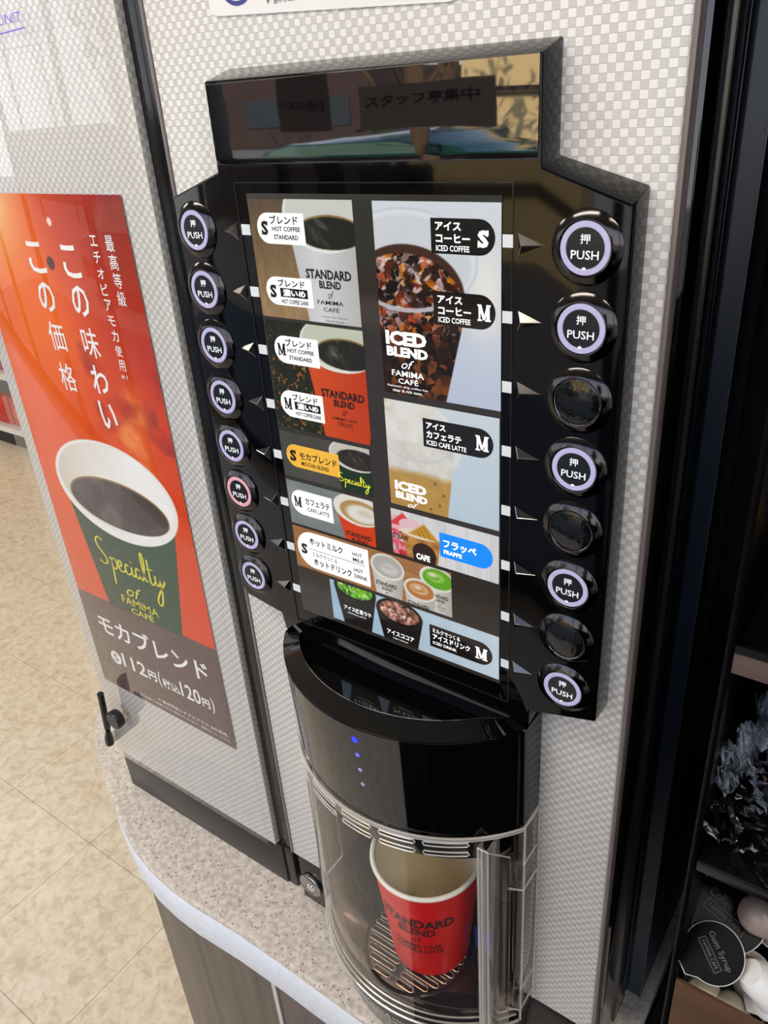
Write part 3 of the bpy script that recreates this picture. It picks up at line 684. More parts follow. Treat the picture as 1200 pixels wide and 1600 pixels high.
def build_shell():
    mb = MB(); mb.holed(-.1755, .1725, .0222, .0299, -.669, .42, -.1012, .1082, -.6580, -.4365); mb.build('door_panel', SILVER, M, bevel=.0008)
    mb = MB(); mb.box(.1727, .1755, .0205, .030, -.69, .42); mb.box(-.1790, -.1757, .0215, .030, -.669, .42); mb.build('edge_trim', TRIM, M, bevel=.0004)
    mb = MB(); mb.holed(-.179, .1785, .0302, .0700, -.72, .42, -.1012, .1082, -.6580, -.4365); mb.build('door_frame', BLACK, M, bevel=.0012)
    mb = MB(); mb.box(-.178, .1772, .0722, .0985, -.72, .42); mb.build('door_gasket', BLACK, M, bevel=.0008)
    for xx, yy, zz in ((.1788, .0711, -.72), (.1899, .1136, ZC + .004)):
        mb = MB(); mb.box(xx - .0006, xx, yy - .0006, yy, zz, .42); mb.build('highlight_strip', mat('edge_glint', (120, 114, 102), .25, metal=.8), M)  # thin bars drawn in for the highlights along the bevelled edges
    mb = MB(); mb.box(-.179, .1775, .0990, .1130, -.72, .42); mb.build('inner_frame', BLACKS, M, bevel=.0008)
    mb = MB(); mb.box(-.180, .1895, .1142, .1640, ZC + .004, .42); mb.build('side_panel', BLUE_REFL, M, bevel=.001)  # bluish reflection along the body side, put into this strip's colour
    mb = MB(); mb.box(-.180, .1893, .1642, .50, ZC + .004, .42); mb.build('body', mat('body_black', (5, 6, 9), .3, spec=.15), M, bevel=.001)
    # base
    mb = MB(); mb.prism_z([(-.1775, .035), (-.1700, .0225), (-.1300, .0215), (.10, .0215), (.176, .0225), (.176, .11), (-.1775, .11)], ZC, -.6695); mb.build('base_plinth', mat('plinth_black', (20, 19, 19), .25), M, bevel=.001)
    lk = MB(); lk.lathe([(0, .0), (.0135, .0), (.0150, .0012), (.0150, .004), (0, .004)], 32, 'Y', (-.1535, .0170, -.7045)); k = lk.build('lock', STEEL, M, smooth=True)
    lk = MB(); lk.lathe([(0, -.0008), (.0045, -.0008), (.0055, .0006), (0, .0006)], 20, 'Y', (-.1515, .0166, -.7050)); lk.build('keyhole', mat('bright_steel', (230, 230, 228), .12, metal=1), k)
build_shell()

def build_housing():
    # menu and button housing: front outline (mm) and the slightly larger outline where it meets the door
    A = [(-107.5, 85.9), (-107.7, 35.5), (-153.9, 20.4), (-155.5, -291), (-148.8, -298.2), (-111.6, -304.7), (-109, -320), (115, -320), (115.2, -305.5), (161.5, -293.2), (160.3, 19.6), (113.8, 36.2), (113.4, 84.2)]
    B = [(-107.5, 92.5), (-107.7, 40), (-153.9, 25.5), (-155.5, -293), (-148.8, -301), (-111.6, -307.5), (-109, -320), (115, -320), (115.2, -307.5), (161.5, -295.5), (160.3, 26.0), (113.8, 40.2), (113.4, 91.0)]
    # main body without header, header separate so that its front can be wavy
    mb = MB(); mb.prism_y(mm(*A), .0, .0225, 0, mm(*B)); mb.build('control_housing', BLACKH, M, bevel=.0011, seg=3)
    # header: a glossy skin on the upper part of the housing, rolling back at its foot
    xs = np.linspace(-106.2, 112.2, 60); prof = [(84.6, .3), (84.0, -.35), (70, -.45), (58, -.45), (48, -.42), (43, -.30), (40, .0), (38.4, .4)]
    mb = MB(); vs = []; fs = []
    Zs = []
    for a, b in zip(prof[:-1], prof[1:]):
        for k in range(5): t = k / 5; Zs.append((a[0] * (1 - t) + b[0] * t, a[1] * (1 - t) + b[1] * t))
    Zs.append(prof[-1])
    for z, yy in Zs:
        for x in xs: vs.append((x / 1000, yy / 1000, z / 1000))
    n = len(xs)
    for i in range(len(Zs) - 1):
        for j in range(n - 1): fs.append((i * n + j, (i + 1) * n + j, (i + 1) * n + j + 1, i * n + j + 1))
    mb.add(vs, fs); mb.build('header_panel', BLACKW, M, smooth=True)
    # raised seam round the menu window
    def frame(x0, x1, z0, z1, w, y0, y1, name, m_):
        mb = MB(); mb.box(x0, x0 + w, y0, y1, z0, z1); mb.box(x1 - w, x1, y0, y1, z0, z1); mb.box(x0 + w, x1 - w, y0, y1, z1 - w, z1); mb.box(x0 + w, x1 - w, y0, y1, z0, z0 + w)
        return mb.build(name, m_, M)
    frame(-.0940, .0997, -.3050, .0300, .0006, -.0005, .0003, 'seam', mat('seam_grey', (34, 33, 33), .2))
build_housing()

# menu window and everything printed on it
SC = (lambda: None)
def build_menu():
    mb = MB(); mb.prism_y(mm((-84.6, 23.6), (-85.2, -291), (92.9, -291), (93.3, 23.7)), -.0006, .0); scr = mb.build('menu_screen', SCREEN_BK, M)
    y = -.0009; st = .5
    wood = lambda X, Z, a, b, s=1.0: grad(X, a, b, vnoise(X * s, Z * 6 * s, 14, 5))
    def ribs(X, Z, col, amt=14):
        return np.asarray(col, float) + (np.sin(Z * 2 * PI / 1.35) * amt)[..., None] if np.ndim(col) == 1 else col + (np.sin(Z * 2 * PI / 1.35) * amt)[..., None]
    def steam(img, X, Z, cx, cz, s=6, seed=2):
        k = np.clip(vnoise(X + .7 * Z, Z, s * .6, seed) * 2.2 - 1.0, 0, 1) * np.exp(-(((X - cx) / s) ** 2 + ((Z - cz) / s) ** 2))
        return over(img, (215, 215, 215), k * .75)
    def T1(X, Z):
        img = grad(X, (98, 78, 58), (160, 130, 92), np.clip((20 - Z) / 60, 0, 1)) * (.88 + .24 * vnoise(X * 4, Z * .7, 6, 3))[..., None]
        b = poly(X, Z, [(-52.5, 5), (-42.2, -58), (-3.0, -58), (9, 5)]); sx = np.clip((X + 50) / 50, 0, 1)
        img = over(img, ribs(X, Z, grad(X, (222, 224, 226), (190, 190, 188), np.abs(sx - .35) * 1.5), 9), b)
        img = over(img, (242, 243, 240), ell(X, Z, -24, 12, 32, 21.8)); img = over(img, (216, 216, 208), ell(X, Z, -24, 13.5, 30, 19.5, 1.5))
        img = over(img, (150, 118, 62), ell(X, Z, -20.5, 2.2, 25.5, 10)); img = over(img, (34, 34, 28), ell(X, Z, -20.5, 1.7, 25, 9.3, .8))
        return steam(img, X, Z, -24, 5, 9)
    def T2(X, Z):
        n = vnoise(X, Z, 4, 8); img = grad(X, (24, 30, 18), (52, 48, 26), n)
        img = over(img, (168, 96, 42), np.clip((vnoise(X, Z, 2.2, 19, 2) - .66) * 9, 0, 1) * (Z < -80) * (X < -42)); img = over(img, (150, 140, 40), np.clip((vnoise(X, Z, 2.0, 11, 2) - .74) * 8, 0, 1))
        b = poly(X, Z, [(-51.5, -70), (-39.8, -134), (-3.2, -134), (8, -70)]); sx = np.clip((X + 48) / 45, 0, 1)
        img = over(img, ribs(X, Z, grad(X, (222, 84, 32), (200, 62, 22), sx), 11), b)
        img = over(img, (238, 238, 228), ell(X, Z, -22, -66, 32, 18)); img = over(img, (206, 210, 190), ell(X, Z, -22, -65, 30, 16, 1.2))
        img = over(img, (140, 112, 60), ell(X, Z, -17, -71.5, 24, 10.3)); img = over(img, (40, 38, 30), ell(X, Z, -17, -72, 23.4, 9.6, .8))
        return steam(img, X, Z, -22, -69, 8, 5)
    def T3(X, Z):
        img = grad(X, (70, 68, 62), (88, 86, 78), vnoise(X, Z, 18, 2))
        b = poly(X, Z, [(-36, -145), (-30.5, -170), (3, -170), (6, -145)]); img = over(img, (30, 54, 34), b)
        img = over(img, (236, 234, 224), ell(X, Z, -16.5, -141.5, 22.6, 11.6)); img = over(img, (210, 206, 192), ell(X, Z, -16.5, -141, 21, 10.2, 1))
        img = over(img, (50, 42, 36), ell(X, Z, -14.5, -144.3, 18, 7.4, .8)); return steam(img, X, Z, -17, -141, 6, 3)
    def T4(X, Z):
        img = grad(X, (118, 124, 124), (150, 155, 155), vnoise(X * .5, Z * 2, 14, 4))
        b = poly(X, Z, [(-38, -187), (-31.4, -212), (3, -212), (6, -187)]); img = over(img, ribs(X, Z, (222, 66, 26), 7), b)
        img = over(img, (240, 236, 224), ell(X, Z, -18.5, -183.5, 21.8, 12.4)); img = over(img, (188, 150, 92), ell(X, Z, -16.5, -185, 18, 9.2, .8))
        img = over(img, (238, 234, 222), ell(X, Z, -14.8, -186, 14, 6.8, 2.2)); img = over(img, (206, 186, 150), ell(X, Z, -12, -185, 7, 2.6, 2) * .5)
        return img
    def cupw(img, X, Z, cx, cz, a, b, zb, w2, body=(226, 223, 214)):
        bd = poly(X, Z, [(cx - a + .4, cz - 1), (cx - w2, zb), (cx + w2, zb), (cx + a - .4, cz - 1)]); sh = np.clip(np.abs(X - cx + a * .3) / a, 0, 1)
        img = over(img, grad(X, body, (180, 174, 164), sh * .8), bd); return over(img, (238, 236, 228), ell(X, Z, cx, cz, a, b))
    def T5(X, Z):
        img = grad(X, (150, 98, 58), (196, 144, 92), vnoise(X * .5, Z * 5, 12, 6))
        img = cupw(img, X, Z, 3.6, -223.6, 14.7, 10.6, -256, 10.4)
        img = over(img, (186, 182, 176), ell(X, Z, 3.8, -223.4, 12.8, 8.9, 1)); img = over(img, (214, 211, 206), ell(X, Z, 5, -225, 8, 4.6, 2.5)); img = over(img, (176, 172, 166), ell(X, Z, 4, -223.8, 5, 1.2, 1.5) * .6)
        img = cupw(img, X, Z, 45.2, -220.6, 14.0, 9.8, -252, 11.5)
        img = over(img, (104, 176, 40), ell(X, Z, 45.8, -220.6, 12.2, 8, 1)); img = over(img, (160, 206, 96), ell(X, Z, 44, -219.2, 7, 4, 1.6)); img = over(img, (116, 182, 52), ell(X, Z, 43, -219.6, 4.6, 2.2, 1)); img = over(img, (222, 228, 190), ell(X, Z, 42, -218, 3.4, 1.6, 1.6))
        img = cupw(img, X, Z, 30.6, -234.2, 13.4, 9.0, -254, 11.0)
        img = over(img, (190, 124, 70), ell(X, Z, 30.8, -234.2, 11.6, 7.4, 1)); img = over(img, (226, 184, 140), ell(X, Z, 30, -233.6, 7.6, 4.2, 1.4)); img = over(img, (200, 140, 88), ell(X, Z, 29.6, -233.6, 5.4, 2.6, 1)); img = over(img, (240, 218, 190), ell(X, Z, 29, -232.6, 3, 1.5, 1.4))
        return img
    def T6(X, Z):
        img = grad(X, (168, 198, 220), (206, 222, 232), np.clip((X + 50) / 140, 0, 1)) + ((vnoise(X, Z, 10, 3) - .5) * 14)[..., None]
        for cx, cz, a, b, pal, sd in ((-28.6, -254, 19.8, 11.6, [(70, 150, 30), (120, 190, 40), (40, 110, 20), (170, 220, 100), (90, 170, 40)], 4), (11.2, -261.5, 20.6, 12.2, [(120, 74, 58), (196, 140, 120), (80, 48, 38), (226, 180, 160), (150, 96, 76)], 6)):
            img = over(img, (34, 30, 28), poly(X, Z, [(cx - a + .3, cz - 2), (cx - a * .62, cz - 38), (cx + a * .62, cz - 38), (cx + a - .3, cz - 2)]))
            img = over(img, (40, 36, 34), ell(X, Z, cx, cz, a, b)); img = over(img, (24, 22, 20), ell(X, Z, cx, cz + .6, a - 1.6, b - 1.4, .8))
            img = over(img, shards(X, Z, pal, 2.6, sd), ell(X, Z, cx, cz + 1.0, a - 3.2, b - 3.2, .8))
        return img
    def R1(X, Z):
        img = grad(X, (224, 229, 236), (194, 206, 226), np.clip((20 - Z) / 120, 0, 1)); img = over(img, (245, 243, 236), np.exp(-(((X - 84) / 13) ** 2 + ((Z + 25) / 26) ** 2)))
        # clear cup
        img = over(img, (206, 212, 222), ell(X, Z, 33, -11, 46.4, 28.2, .8)); img = over(img, (232, 236, 240), ell(X, Z, 33, -11, 45.2, 27.2, .8)); img = over(img, (214, 218, 224), ell(X, Z, 33, -12, 42.5, 25.5, 2) * .8)
        pal = [(38, 20, 12), (96, 38, 16), (30, 16, 10), (160, 62, 24), (150, 118, 118), (48, 24, 14), (176, 96, 66), (110, 44, 20), (96, 66, 60), (24, 14, 10), (190, 108, 24), (40, 22, 16), (28, 16, 12), (66, 30, 16)]
        liq = np.maximum(ell(X, Z, 33, -29, 38, 27, .8) * (Z > -41), 0)
        ice = shards(X, Z, pal, 4.6, 23); ice = over(ice, (236, 214, 214), np.clip((vnoise(X - Z * .5, Z, 3.4, 51, 2) - .66) * 9, 0, 1) * .8); ice = over(ice, (30, 16, 12), np.clip((vnoise(X + Z * .4, Z, 5, 61, 2) - .55) * 8, 0, 1) * .75)
        img = over(img, (70, 44, 34), liq); img = over(img, ice, ell(X, Z, 32, -33, 38, 26, 1.2) * (Z > -44))
        body = poly(X, Z, [(2, -30), (8, -96), (56, -96), (69, -46), (69.5, -28)], .6) * (Z < -30)
        pal2 = [(34, 20, 12), (52, 28, 14), (28, 16, 10), (84, 44, 20), (40, 24, 14), (112, 62, 26)]
        dk = shards(X, Z, pal2, 5.0, 31, edge=False); up = shards(X, Z, pal, 4.2, 44)
        w = np.clip((Z + 56) / 6, 0, 1)[..., None]
        img = over(img, up * w + dk * (1 - w), body * (1 - ell(X, Z, 33, -11, 38, 27.4, .6)))
        rim = np.clip(1 - np.abs(np.sqrt(((X - 32) / 45.5) ** 2 + ((Z + 9) / 30.0) ** 2) - 1) * 30 / 1.7, 0, 1) * (Z < -28) * (X < 66)
        img = over(img, (220, 220, 232), np.clip(rim * 1.5, 0, 1)); img = over(img, (120, 116, 130), np.clip(1 - np.abs(np.sqrt(((X - 32) / 45.5) ** 2 + ((Z + 9) / 30.0) ** 2) - 1) * 30 / .35, 0, 1) * (Z < -28) * (X < 66))
        img = over(img, img * .5 + C(150, 120, 90) * .2, np.clip((Z + 92) / -1.0, 0, 0))
        return img
    def R2(X, Z):
        img = grad(X, (214, 226, 234), (196, 214, 228), np.clip((-95 - Z) / 75, 0, 1))
        img = over(img, (226, 232, 234), ell(X, Z, 34, -120, 33, 26, .8)); img = over(img, (240, 240, 234), ell(X, Z, 32, -118, 31.6, 25.0, 1))
        foam = grad(X, (246, 246, 242), (222, 218, 204), vnoise(X, Z, 8, 21)); img = over(img, foam, ell(X, Z, 28, -114, 31, 22, 1.5))
        img = over(img, (206, 178, 116), np.clip((vnoise(X, Z, 6, 33) - .68) * 6, 0, 1) * (X < 22) * (Z > -125) * .8)
        body = poly(X, Z, [(2, -120), (6, -175), (55, -175), (62.5, -120)], .6) * (Z < -122)
        t_ = np.clip((-141 - Z + 3 * (vnoise(X, Z, 9, 5) - .5)) / 5, 0, 1)
        img = over(img, grad(X, (240, 238, 228), (206, 162, 88), t_) * (1 - .12 * vnoise(X, Z, 6, 7))[..., None], body)
        img = over(img, (186, 140, 66), body * np.clip((-155 - Z) / 15, 0, 1) * .5)
        rim = np.clip(1 - np.abs(np.sqrt(((X - 33) / 31.5) ** 2 + ((Z + 112) / 23.0) ** 2) - 1) * 23 / .7, 0, 1) * (Z < -118)
        img = over(img, (196, 200, 200), rim * .8)
        for sx_, sz_ in ((53, -155), (47, -148), (50, -163), (43, -167)): img = over(img, (110, 74, 40), ell(X, Z, sx_, sz_, .8, .8, .8))
        return img
    def R3(X, Z):
        img = grad(X, (240, 240, 240), (214, 212, 212), vnoise(X * 2, Z * .4, 9, 12)); img = over(img, (190, 188, 188), (np.abs((X % 17) - 2) < .3) * .7)
        b = poly(X, Z, [(-2, -178), (3, -212), (24, -212), (32, -186)]); img = over(img, shards(X, Z, [(226, 60, 74), (240, 120, 130), (250, 200, 205), (236, 90, 100), (246, 160, 166)], 4, 3, edge=False), b)
        img = over(img, (246, 190, 196), ell(X, Z, 15, -184, 19, 5.5)); img = over(img, (230, 70, 70), poly(X, Z, [(8, -186), (20, -175.5), (31, -186)], 1.2))
        b = poly(X, Z, [(17, -188), (23, -212), (46, -212), (49.5, -190)]); t_ = vnoise(X, Z, 5, 14); img = over(img, grad(X, (226, 170, 92), (150, 92, 40), t_), b)
        img = over(img, (240, 200, 206), ell(X, Z, 26, -184, 9.5, 5)); img = over(img, (238, 224, 206), ell(X, Z, 33, -189, 16, 3.4)); img = over(img, (206, 154, 46), poly(X, Z, [(24, -190), (37, -180), (48, -191)], 1.2))
        img = over(img, (150, 100, 30), (np.sin(X * 1.6 + Z) > .6) * poly(X, Z, [(26, -190), (37, -181), (46, -191)], 1.2) * .7)
        img = over(img, (58, 38, 30), ell(X, Z, 36, -203.5, 9.5, 8.5)); img = over(img, (52, 36, 30), poly(X, Z, [(27, -204), (27, -212), (45, -212), (45, -204)]))
        return img
    for fn, q, lab in ((T1, (-84, -1.8, -52.4, 20.6), 'photo of hot coffee in a white ribbed cup'), (T2, (-83.5, -1.6, -131, -54.6), 'photo of hot coffee in an orange ribbed cup'),
                       (T3, (-84, -4, -169.8, -134.2), 'photo of coffee in a green cup'), (T4, (-84, -4.5, -209.8, -173.2), 'photo of latte in an orange cup'),
                       (T5, (-84, 56.6, -248.3, -212), 'photo of milk drinks in three white cups'), (T6, (-52.5, 92.6, -287.5, -251.2), 'photo of two iced drinks in black cups'),
                       (R1, (12.3, 93.3, -91.3, 20.4), 'photo of iced coffee in a clear cup'), (R2, (11.2, 92.5, -170, -95.8), 'photo of iced latte in a clear cup'), (R3, (10.3, 92.4, -209.2, -174), 'photo of two frappes on pale boards')):
        o = grid_paint('menu_photo', fn, q[0], q[1], q[2], q[3], y, st if fn is not R1 else .42, PHOTO, scr); o['label'] = lab
    # label tabs
    yp = -.00105; yt = -.0012
    tabs = [((-78.3, -39.4, -5.8, 12.6), 'L', PILL_W, 'white S blend label'), ((-77.6, -38.5, -44.0, -26.0), 'L', PILL_W, 'white S dark blend label'), ((-77.4, -38.7, -83.3, -64.4), 'L', PILL_W, 'white M blend label'),
            ((-78.3, -39.6, -122.0, -102.6), 'L', PILL_W, 'white M dark blend label'), ((-79.7, -31.0, -161.0, -143.3), 'L', PILL_Y, 'gold mocha blend label'), ((-81.0, -41.6, -200.2, -179.8), 'L', PILL_W, 'white cafe latte label'),
            ((-81.0, -12.5, -246.0, -214.2), 'L', PILL_W, 'large white hot milk label'), ((50.6, 89.9, -6.1, 12.3), 'R', PILL_K, 'black S iced coffee label'), ((50.7, 90.1, -45.4, -26.4), 'R', PILL_K, 'black M iced coffee label'),
            ((39.7, 88.7, -123.0, -104.1), 'R', PILL_K, 'black iced latte label'), ((48.7, 88.3, -200.8, -182.5), 'R', PILL_B, 'blue frappe label'), ((37.4, 87.8, -279.6, -260.4), 'R', PILL_K, 'black iced drink label')]
    for q, sd, m_, lab in tabs:
        mb = MB(); mb.flat(rounded(q[0], q[1], q[2], q[3], 5, sd), yp); o = mb.build('menu_label', m_, scr); o['label'] = lab
    K = MB(); W = MB(); Yl = MB(); inks = {id(K): INK_K, id(W): INK_W}
    def t(mb, s, x0, x1, z0, z1, bold=.02, shear=0):          # every line of lettering is a part of its own
        one = MB(); text_fit(one, s, x0 / 1000, x1 / 1000, z0 / 1000, z1 / 1000, yt if s != '濃いめ' else yt - .00008, bold=bold, shear=shear); one.build('lettering', inks[id(mb)], scr)
    def box_(pts): one = MB(); one.flat(mm(*pts), yt); one.build('printed_bar', INK_K, scr)
    def slabM(dest, x0, x1, z0, z1):
        mb = MB()
        w = x1 - x0; h = z1 - z0; P = lambda a, b: (x0 + a * w, z0 + b * h)
        for q in ([(.0, 0), (.0, .1), (.34, .1), (.34, 0)], [(.09, .1), (.09, .9), (.22, .9), (.22, .1)], [(0, .9), (0, 1), (.3, 1), (.3, .9)], [(.09, .9), (.3, 1), (.58, .12), (.43, .06)][::1],
                  [(.43, .06), (.58, .12), (.84, .9), (.72, 1)], [(.68, .9), (.68, 1), (1, 1), (1, .9)], [(.68, .1), (.68, .9), (.92, .9), (.92, .1)], [(.58, 0), (.58, .1), (1, .1), (1, 0)]):
            mb.flat(mm(*[P(*p) for p in q])[::-1], yt)
        mb.build('size_letter', inks[id(dest)], scr)
    def slabS(dest, x0, x1, z0, z1):
        mb = MB(); text_fit(mb, 'S', x0 / 1000, x1 / 1000, z0 / 1000, z1 / 1000, yt, bold=.05); w = x1 - x0; h = z1 - z0
        mb.flat(mm((x0 + w * .84, z1 - h * .30), (x0 + w, z1 - h * .30), (x0 + w, z1), (x0 + w * .86, z1)), yt); mb.flat(mm((x0, z0), (x0 + w * .13, z0), (x0 + w * .15, z0 + h * .30), (x0, z0 + h * .30)), yt); mb.build('size_letter', inks[id(dest)], scr)
    slabS(K, -74.8, -69.2, -.8, 7.8); slabS(K, -74.2, -68.8, -39.6, -31.2); slabM(K, -74.5, -67.2, -78.0, -69.8); slabM(K, -75.0, -67.8, -116.6, -108.2)
    slabS(K, -76.2, -70.4, -156.6, -147.8); slabM(K, -78.2, -70.8, -194.2, -185.6); slabS(K, -77.2, -71.4, -235.0, -225.8)
    slabS(W, 79.6, 86.0, -2.0, 6.8); slabM(W, 79.0, 87.2, -40.6, -31.6); slabM(W, 76.8, 85.6, -118.2, -108.6); slabM(W, 74.6, 84.0, -275.2, -265.4)
    for dz, dark in ((0, 0), (-38.6, 1), (-77.2, 0), (-115.8, 1)):
        if not dark:
            t(K, 'ブレンド', -67, -44, 6 + dz, 11.2 + dz, .024); t(K, 'HOT COFFEE', -65.8, -42.8, 1.9 + dz, 4.7 + dz, .028); t(K, 'STANDARD', -65, -45, -3 + dz, -.1 + dz, .028)
        else:
            t(K, 'ブレンド', -66.8, -44, dz + 6.6, dz + 11.4, .024); box_([(-65.4, dz + .1), (-42.4, dz + .1), (-42.4, dz + 5.8), (-65.4, dz + 5.8)])
            t(W, '濃いめ', -63.2, -44.2, dz + .7, dz + 5.2, .03); t(K, 'HOT COFFEE DARK', -65.2, -42.2, dz - 4.2, dz - 1.3, .024)
    t(K, 'モカブレンド', -67, -33, -153.6, -147.8, .022); t(K, 'MOCHA BLEND', -66, -40.5, -158.6, -155.4, .012)
    t(K, 'カフェラテ', -67.2, -44, -190.6, -185, .024); t(K, 'CAFE LATTE', -66, -45, -196, -192.6, .012)
    t(K, 'ホットミルク', -68, -36, -225, -218.6, .024); box_([(-68.5, -229.2), (-15.5, -229.2), (-15.5, -228.8), (-68.5, -228.8)])
    t(K, 'ミルクでつくる', -66.6, -42.5, -235, -231, .01); t(K, 'ホットドリンク', -66, -29.5, -242.8, -236.4, .024)
    t(K, 'HOT', -27, -18.2, -222.6, -219.6); t(K, 'MILK', -27, -16.4, -227.4, -224.2); t(K, 'HOT', -27, -18.6, -236.4, -233.2); t(K, 'DRINK', -27, -14.8, -241.8, -238.4)
    for dz in (0, -38.9):
        t(W, 'アイス', 53.6, 69.6, 6 + dz, 10.6 + dz, .03); t(W, 'コーヒー', 53.8, 75, -.2 + dz, 4.3 + dz, .03); t(W, 'ICED COFFEE', 53.8, 74.6, -4.7 + dz, -1.6 + dz, .012)
    t(W, 'アイス', 42.2, 56.2, -110.6, -106.2, .03); t(W, 'カフェラテ', 42.2, 67, -116.8, -111.9, .03); t(W, 'ICED CAFE LATTE', 42.2, 70.4, -121.4, -118.2, .012)
    t(W, 'フラッペ', 51.6, 76.4, -193.2, -187.2, .03); t(W, 'FRAPPE', 51.8, 65.6, -198, -194.8, .03)
    t(W, 'ミルクでつくる', 40, 62.4, -266.6, -262.8, .015); t(W, 'アイスドリンク', 40, 70.4, -272.4, -267.6, .03); t(W, 'ICED DRINK', 40, 59.6, -276.8, -274.2, .012)
    # printed words on the pictured cups
    def cupwords(mb, x0, x1, z1, z0, two=False, light=False):
        w = x1 - x0; h = z1 - z0; b = .036
        f = lambda a0, a1, b0, b1, s, bb=b, sh=0: t(mb, s, x0 + a0 * w, x0 + a1 * w, z1 - b1 * h, z1 - b0 * h, bb, sh)
        f(0, 1, 0, .22, 'STANDARD'); f(.28, .76, .25, .43, 'BLEND'); f(.46, .58, .47, .66, 'of', .0, .4); f(.2, .78, .70, .80, 'FAMIMA' if not two else 'FAMIMA CAFÉ', .008); f(.32, .68, .84, .96, 'CAFÉ' if not two else 'COFFEE & LATTE', .008)
    cupwords(K, -42, -6.4, -19.4, -46.0); t(K, "Famima's drip coffee has", -32.5, -12, -49.0, -47.7, 0); t(K, 'clear & rich taste.', -29.5, -14.5, -51.4, -50.1, 0)
    cupwords(K, -40.0, -4.2, -96.5, -122.5, True); t(K, 'STANDARD', -31.2, -8, -206.2, -202.4, .035); t(K, 'BLEND', -26, -12, -210, -207.2, .03)
    t(K, 'STANDARD', -7.2, 11, -240.6, -237.0, .03); t(K, 'BLEND', -2, 7, -243.8, -241.4, .03); t(K, 'of', .6, 3.6, -247, -244.6, 0, .4)
    t(K, 'STANDARD', 20, 38, -248.2, -245.4, .03); t(K, 'NDARD', 43.8, 54.2, -235.6, -232.6, .03); t(K, 'LEND', 44.0, 51.4, -238.6, -236.4, .03); t(K, 'of', 46, 48.4, -241.4, -239.4, 0, .4); t(K, 'FAMIMA', 44.4, 51.6, -243.6, -242.2, .0); t(K, 'CAFÉ', 45, 50, -245.8, -244.4, .0)
    t(K, 'STRAW', 11, 24, -196.6, -192.4, .03); t(W, 'CAFE', 29.6, 40.6, -208.4, -203.6, .045)
    t(W, 'ICED', 16.0, 45.0, -60.4, -51.8, .05); t(W, 'BLEND', 16.2, 45.6, -67.4, -61.4, .05); t(W, 'of', 26.4, 35.6, -74.6, -69.0, 0, .45); t(W, 'FAMIMA', 19, 42.2, -79.6, -76.0, .006); t(W, 'CAFÉ', 23.4, 38, -84.2, -80.2, .006)
    t(W, "Famima's drip coffee has", 15.2, 44.6, -87.2, -85.6, .0); t(W, 'clear & rich taste.', 18.8, 40.8, -89.8, -88.0, .0)
    t(W, 'ICED', 15.6, 40.2, -158.4, -151.6, .05); t(W, 'BLEND', 15.8, 40.6, -164.6, -159.4, .05); t(W, 'of', 25, 33, -169.8, -165.8, 0, .45)
    t(W, 'アイス抹茶ラテ', -40.5, -14.5, -274.6, -270.4, .015); t(W, 'MATCHA LATTE', -37, -20, -277.4, -276.2, 0); t(W, 'アイスココア', -.6, 23.5, -282.6, -278.2, .02); t(W, 'ICED COCOA', 4.6, 18, -285.6, -284.4, 0)
    script(Yl, -.0325, -.0050, -.1680, -.1560, yt, .00028)
    Yl.build('script_lettering', YEL, scr)
build_menu()

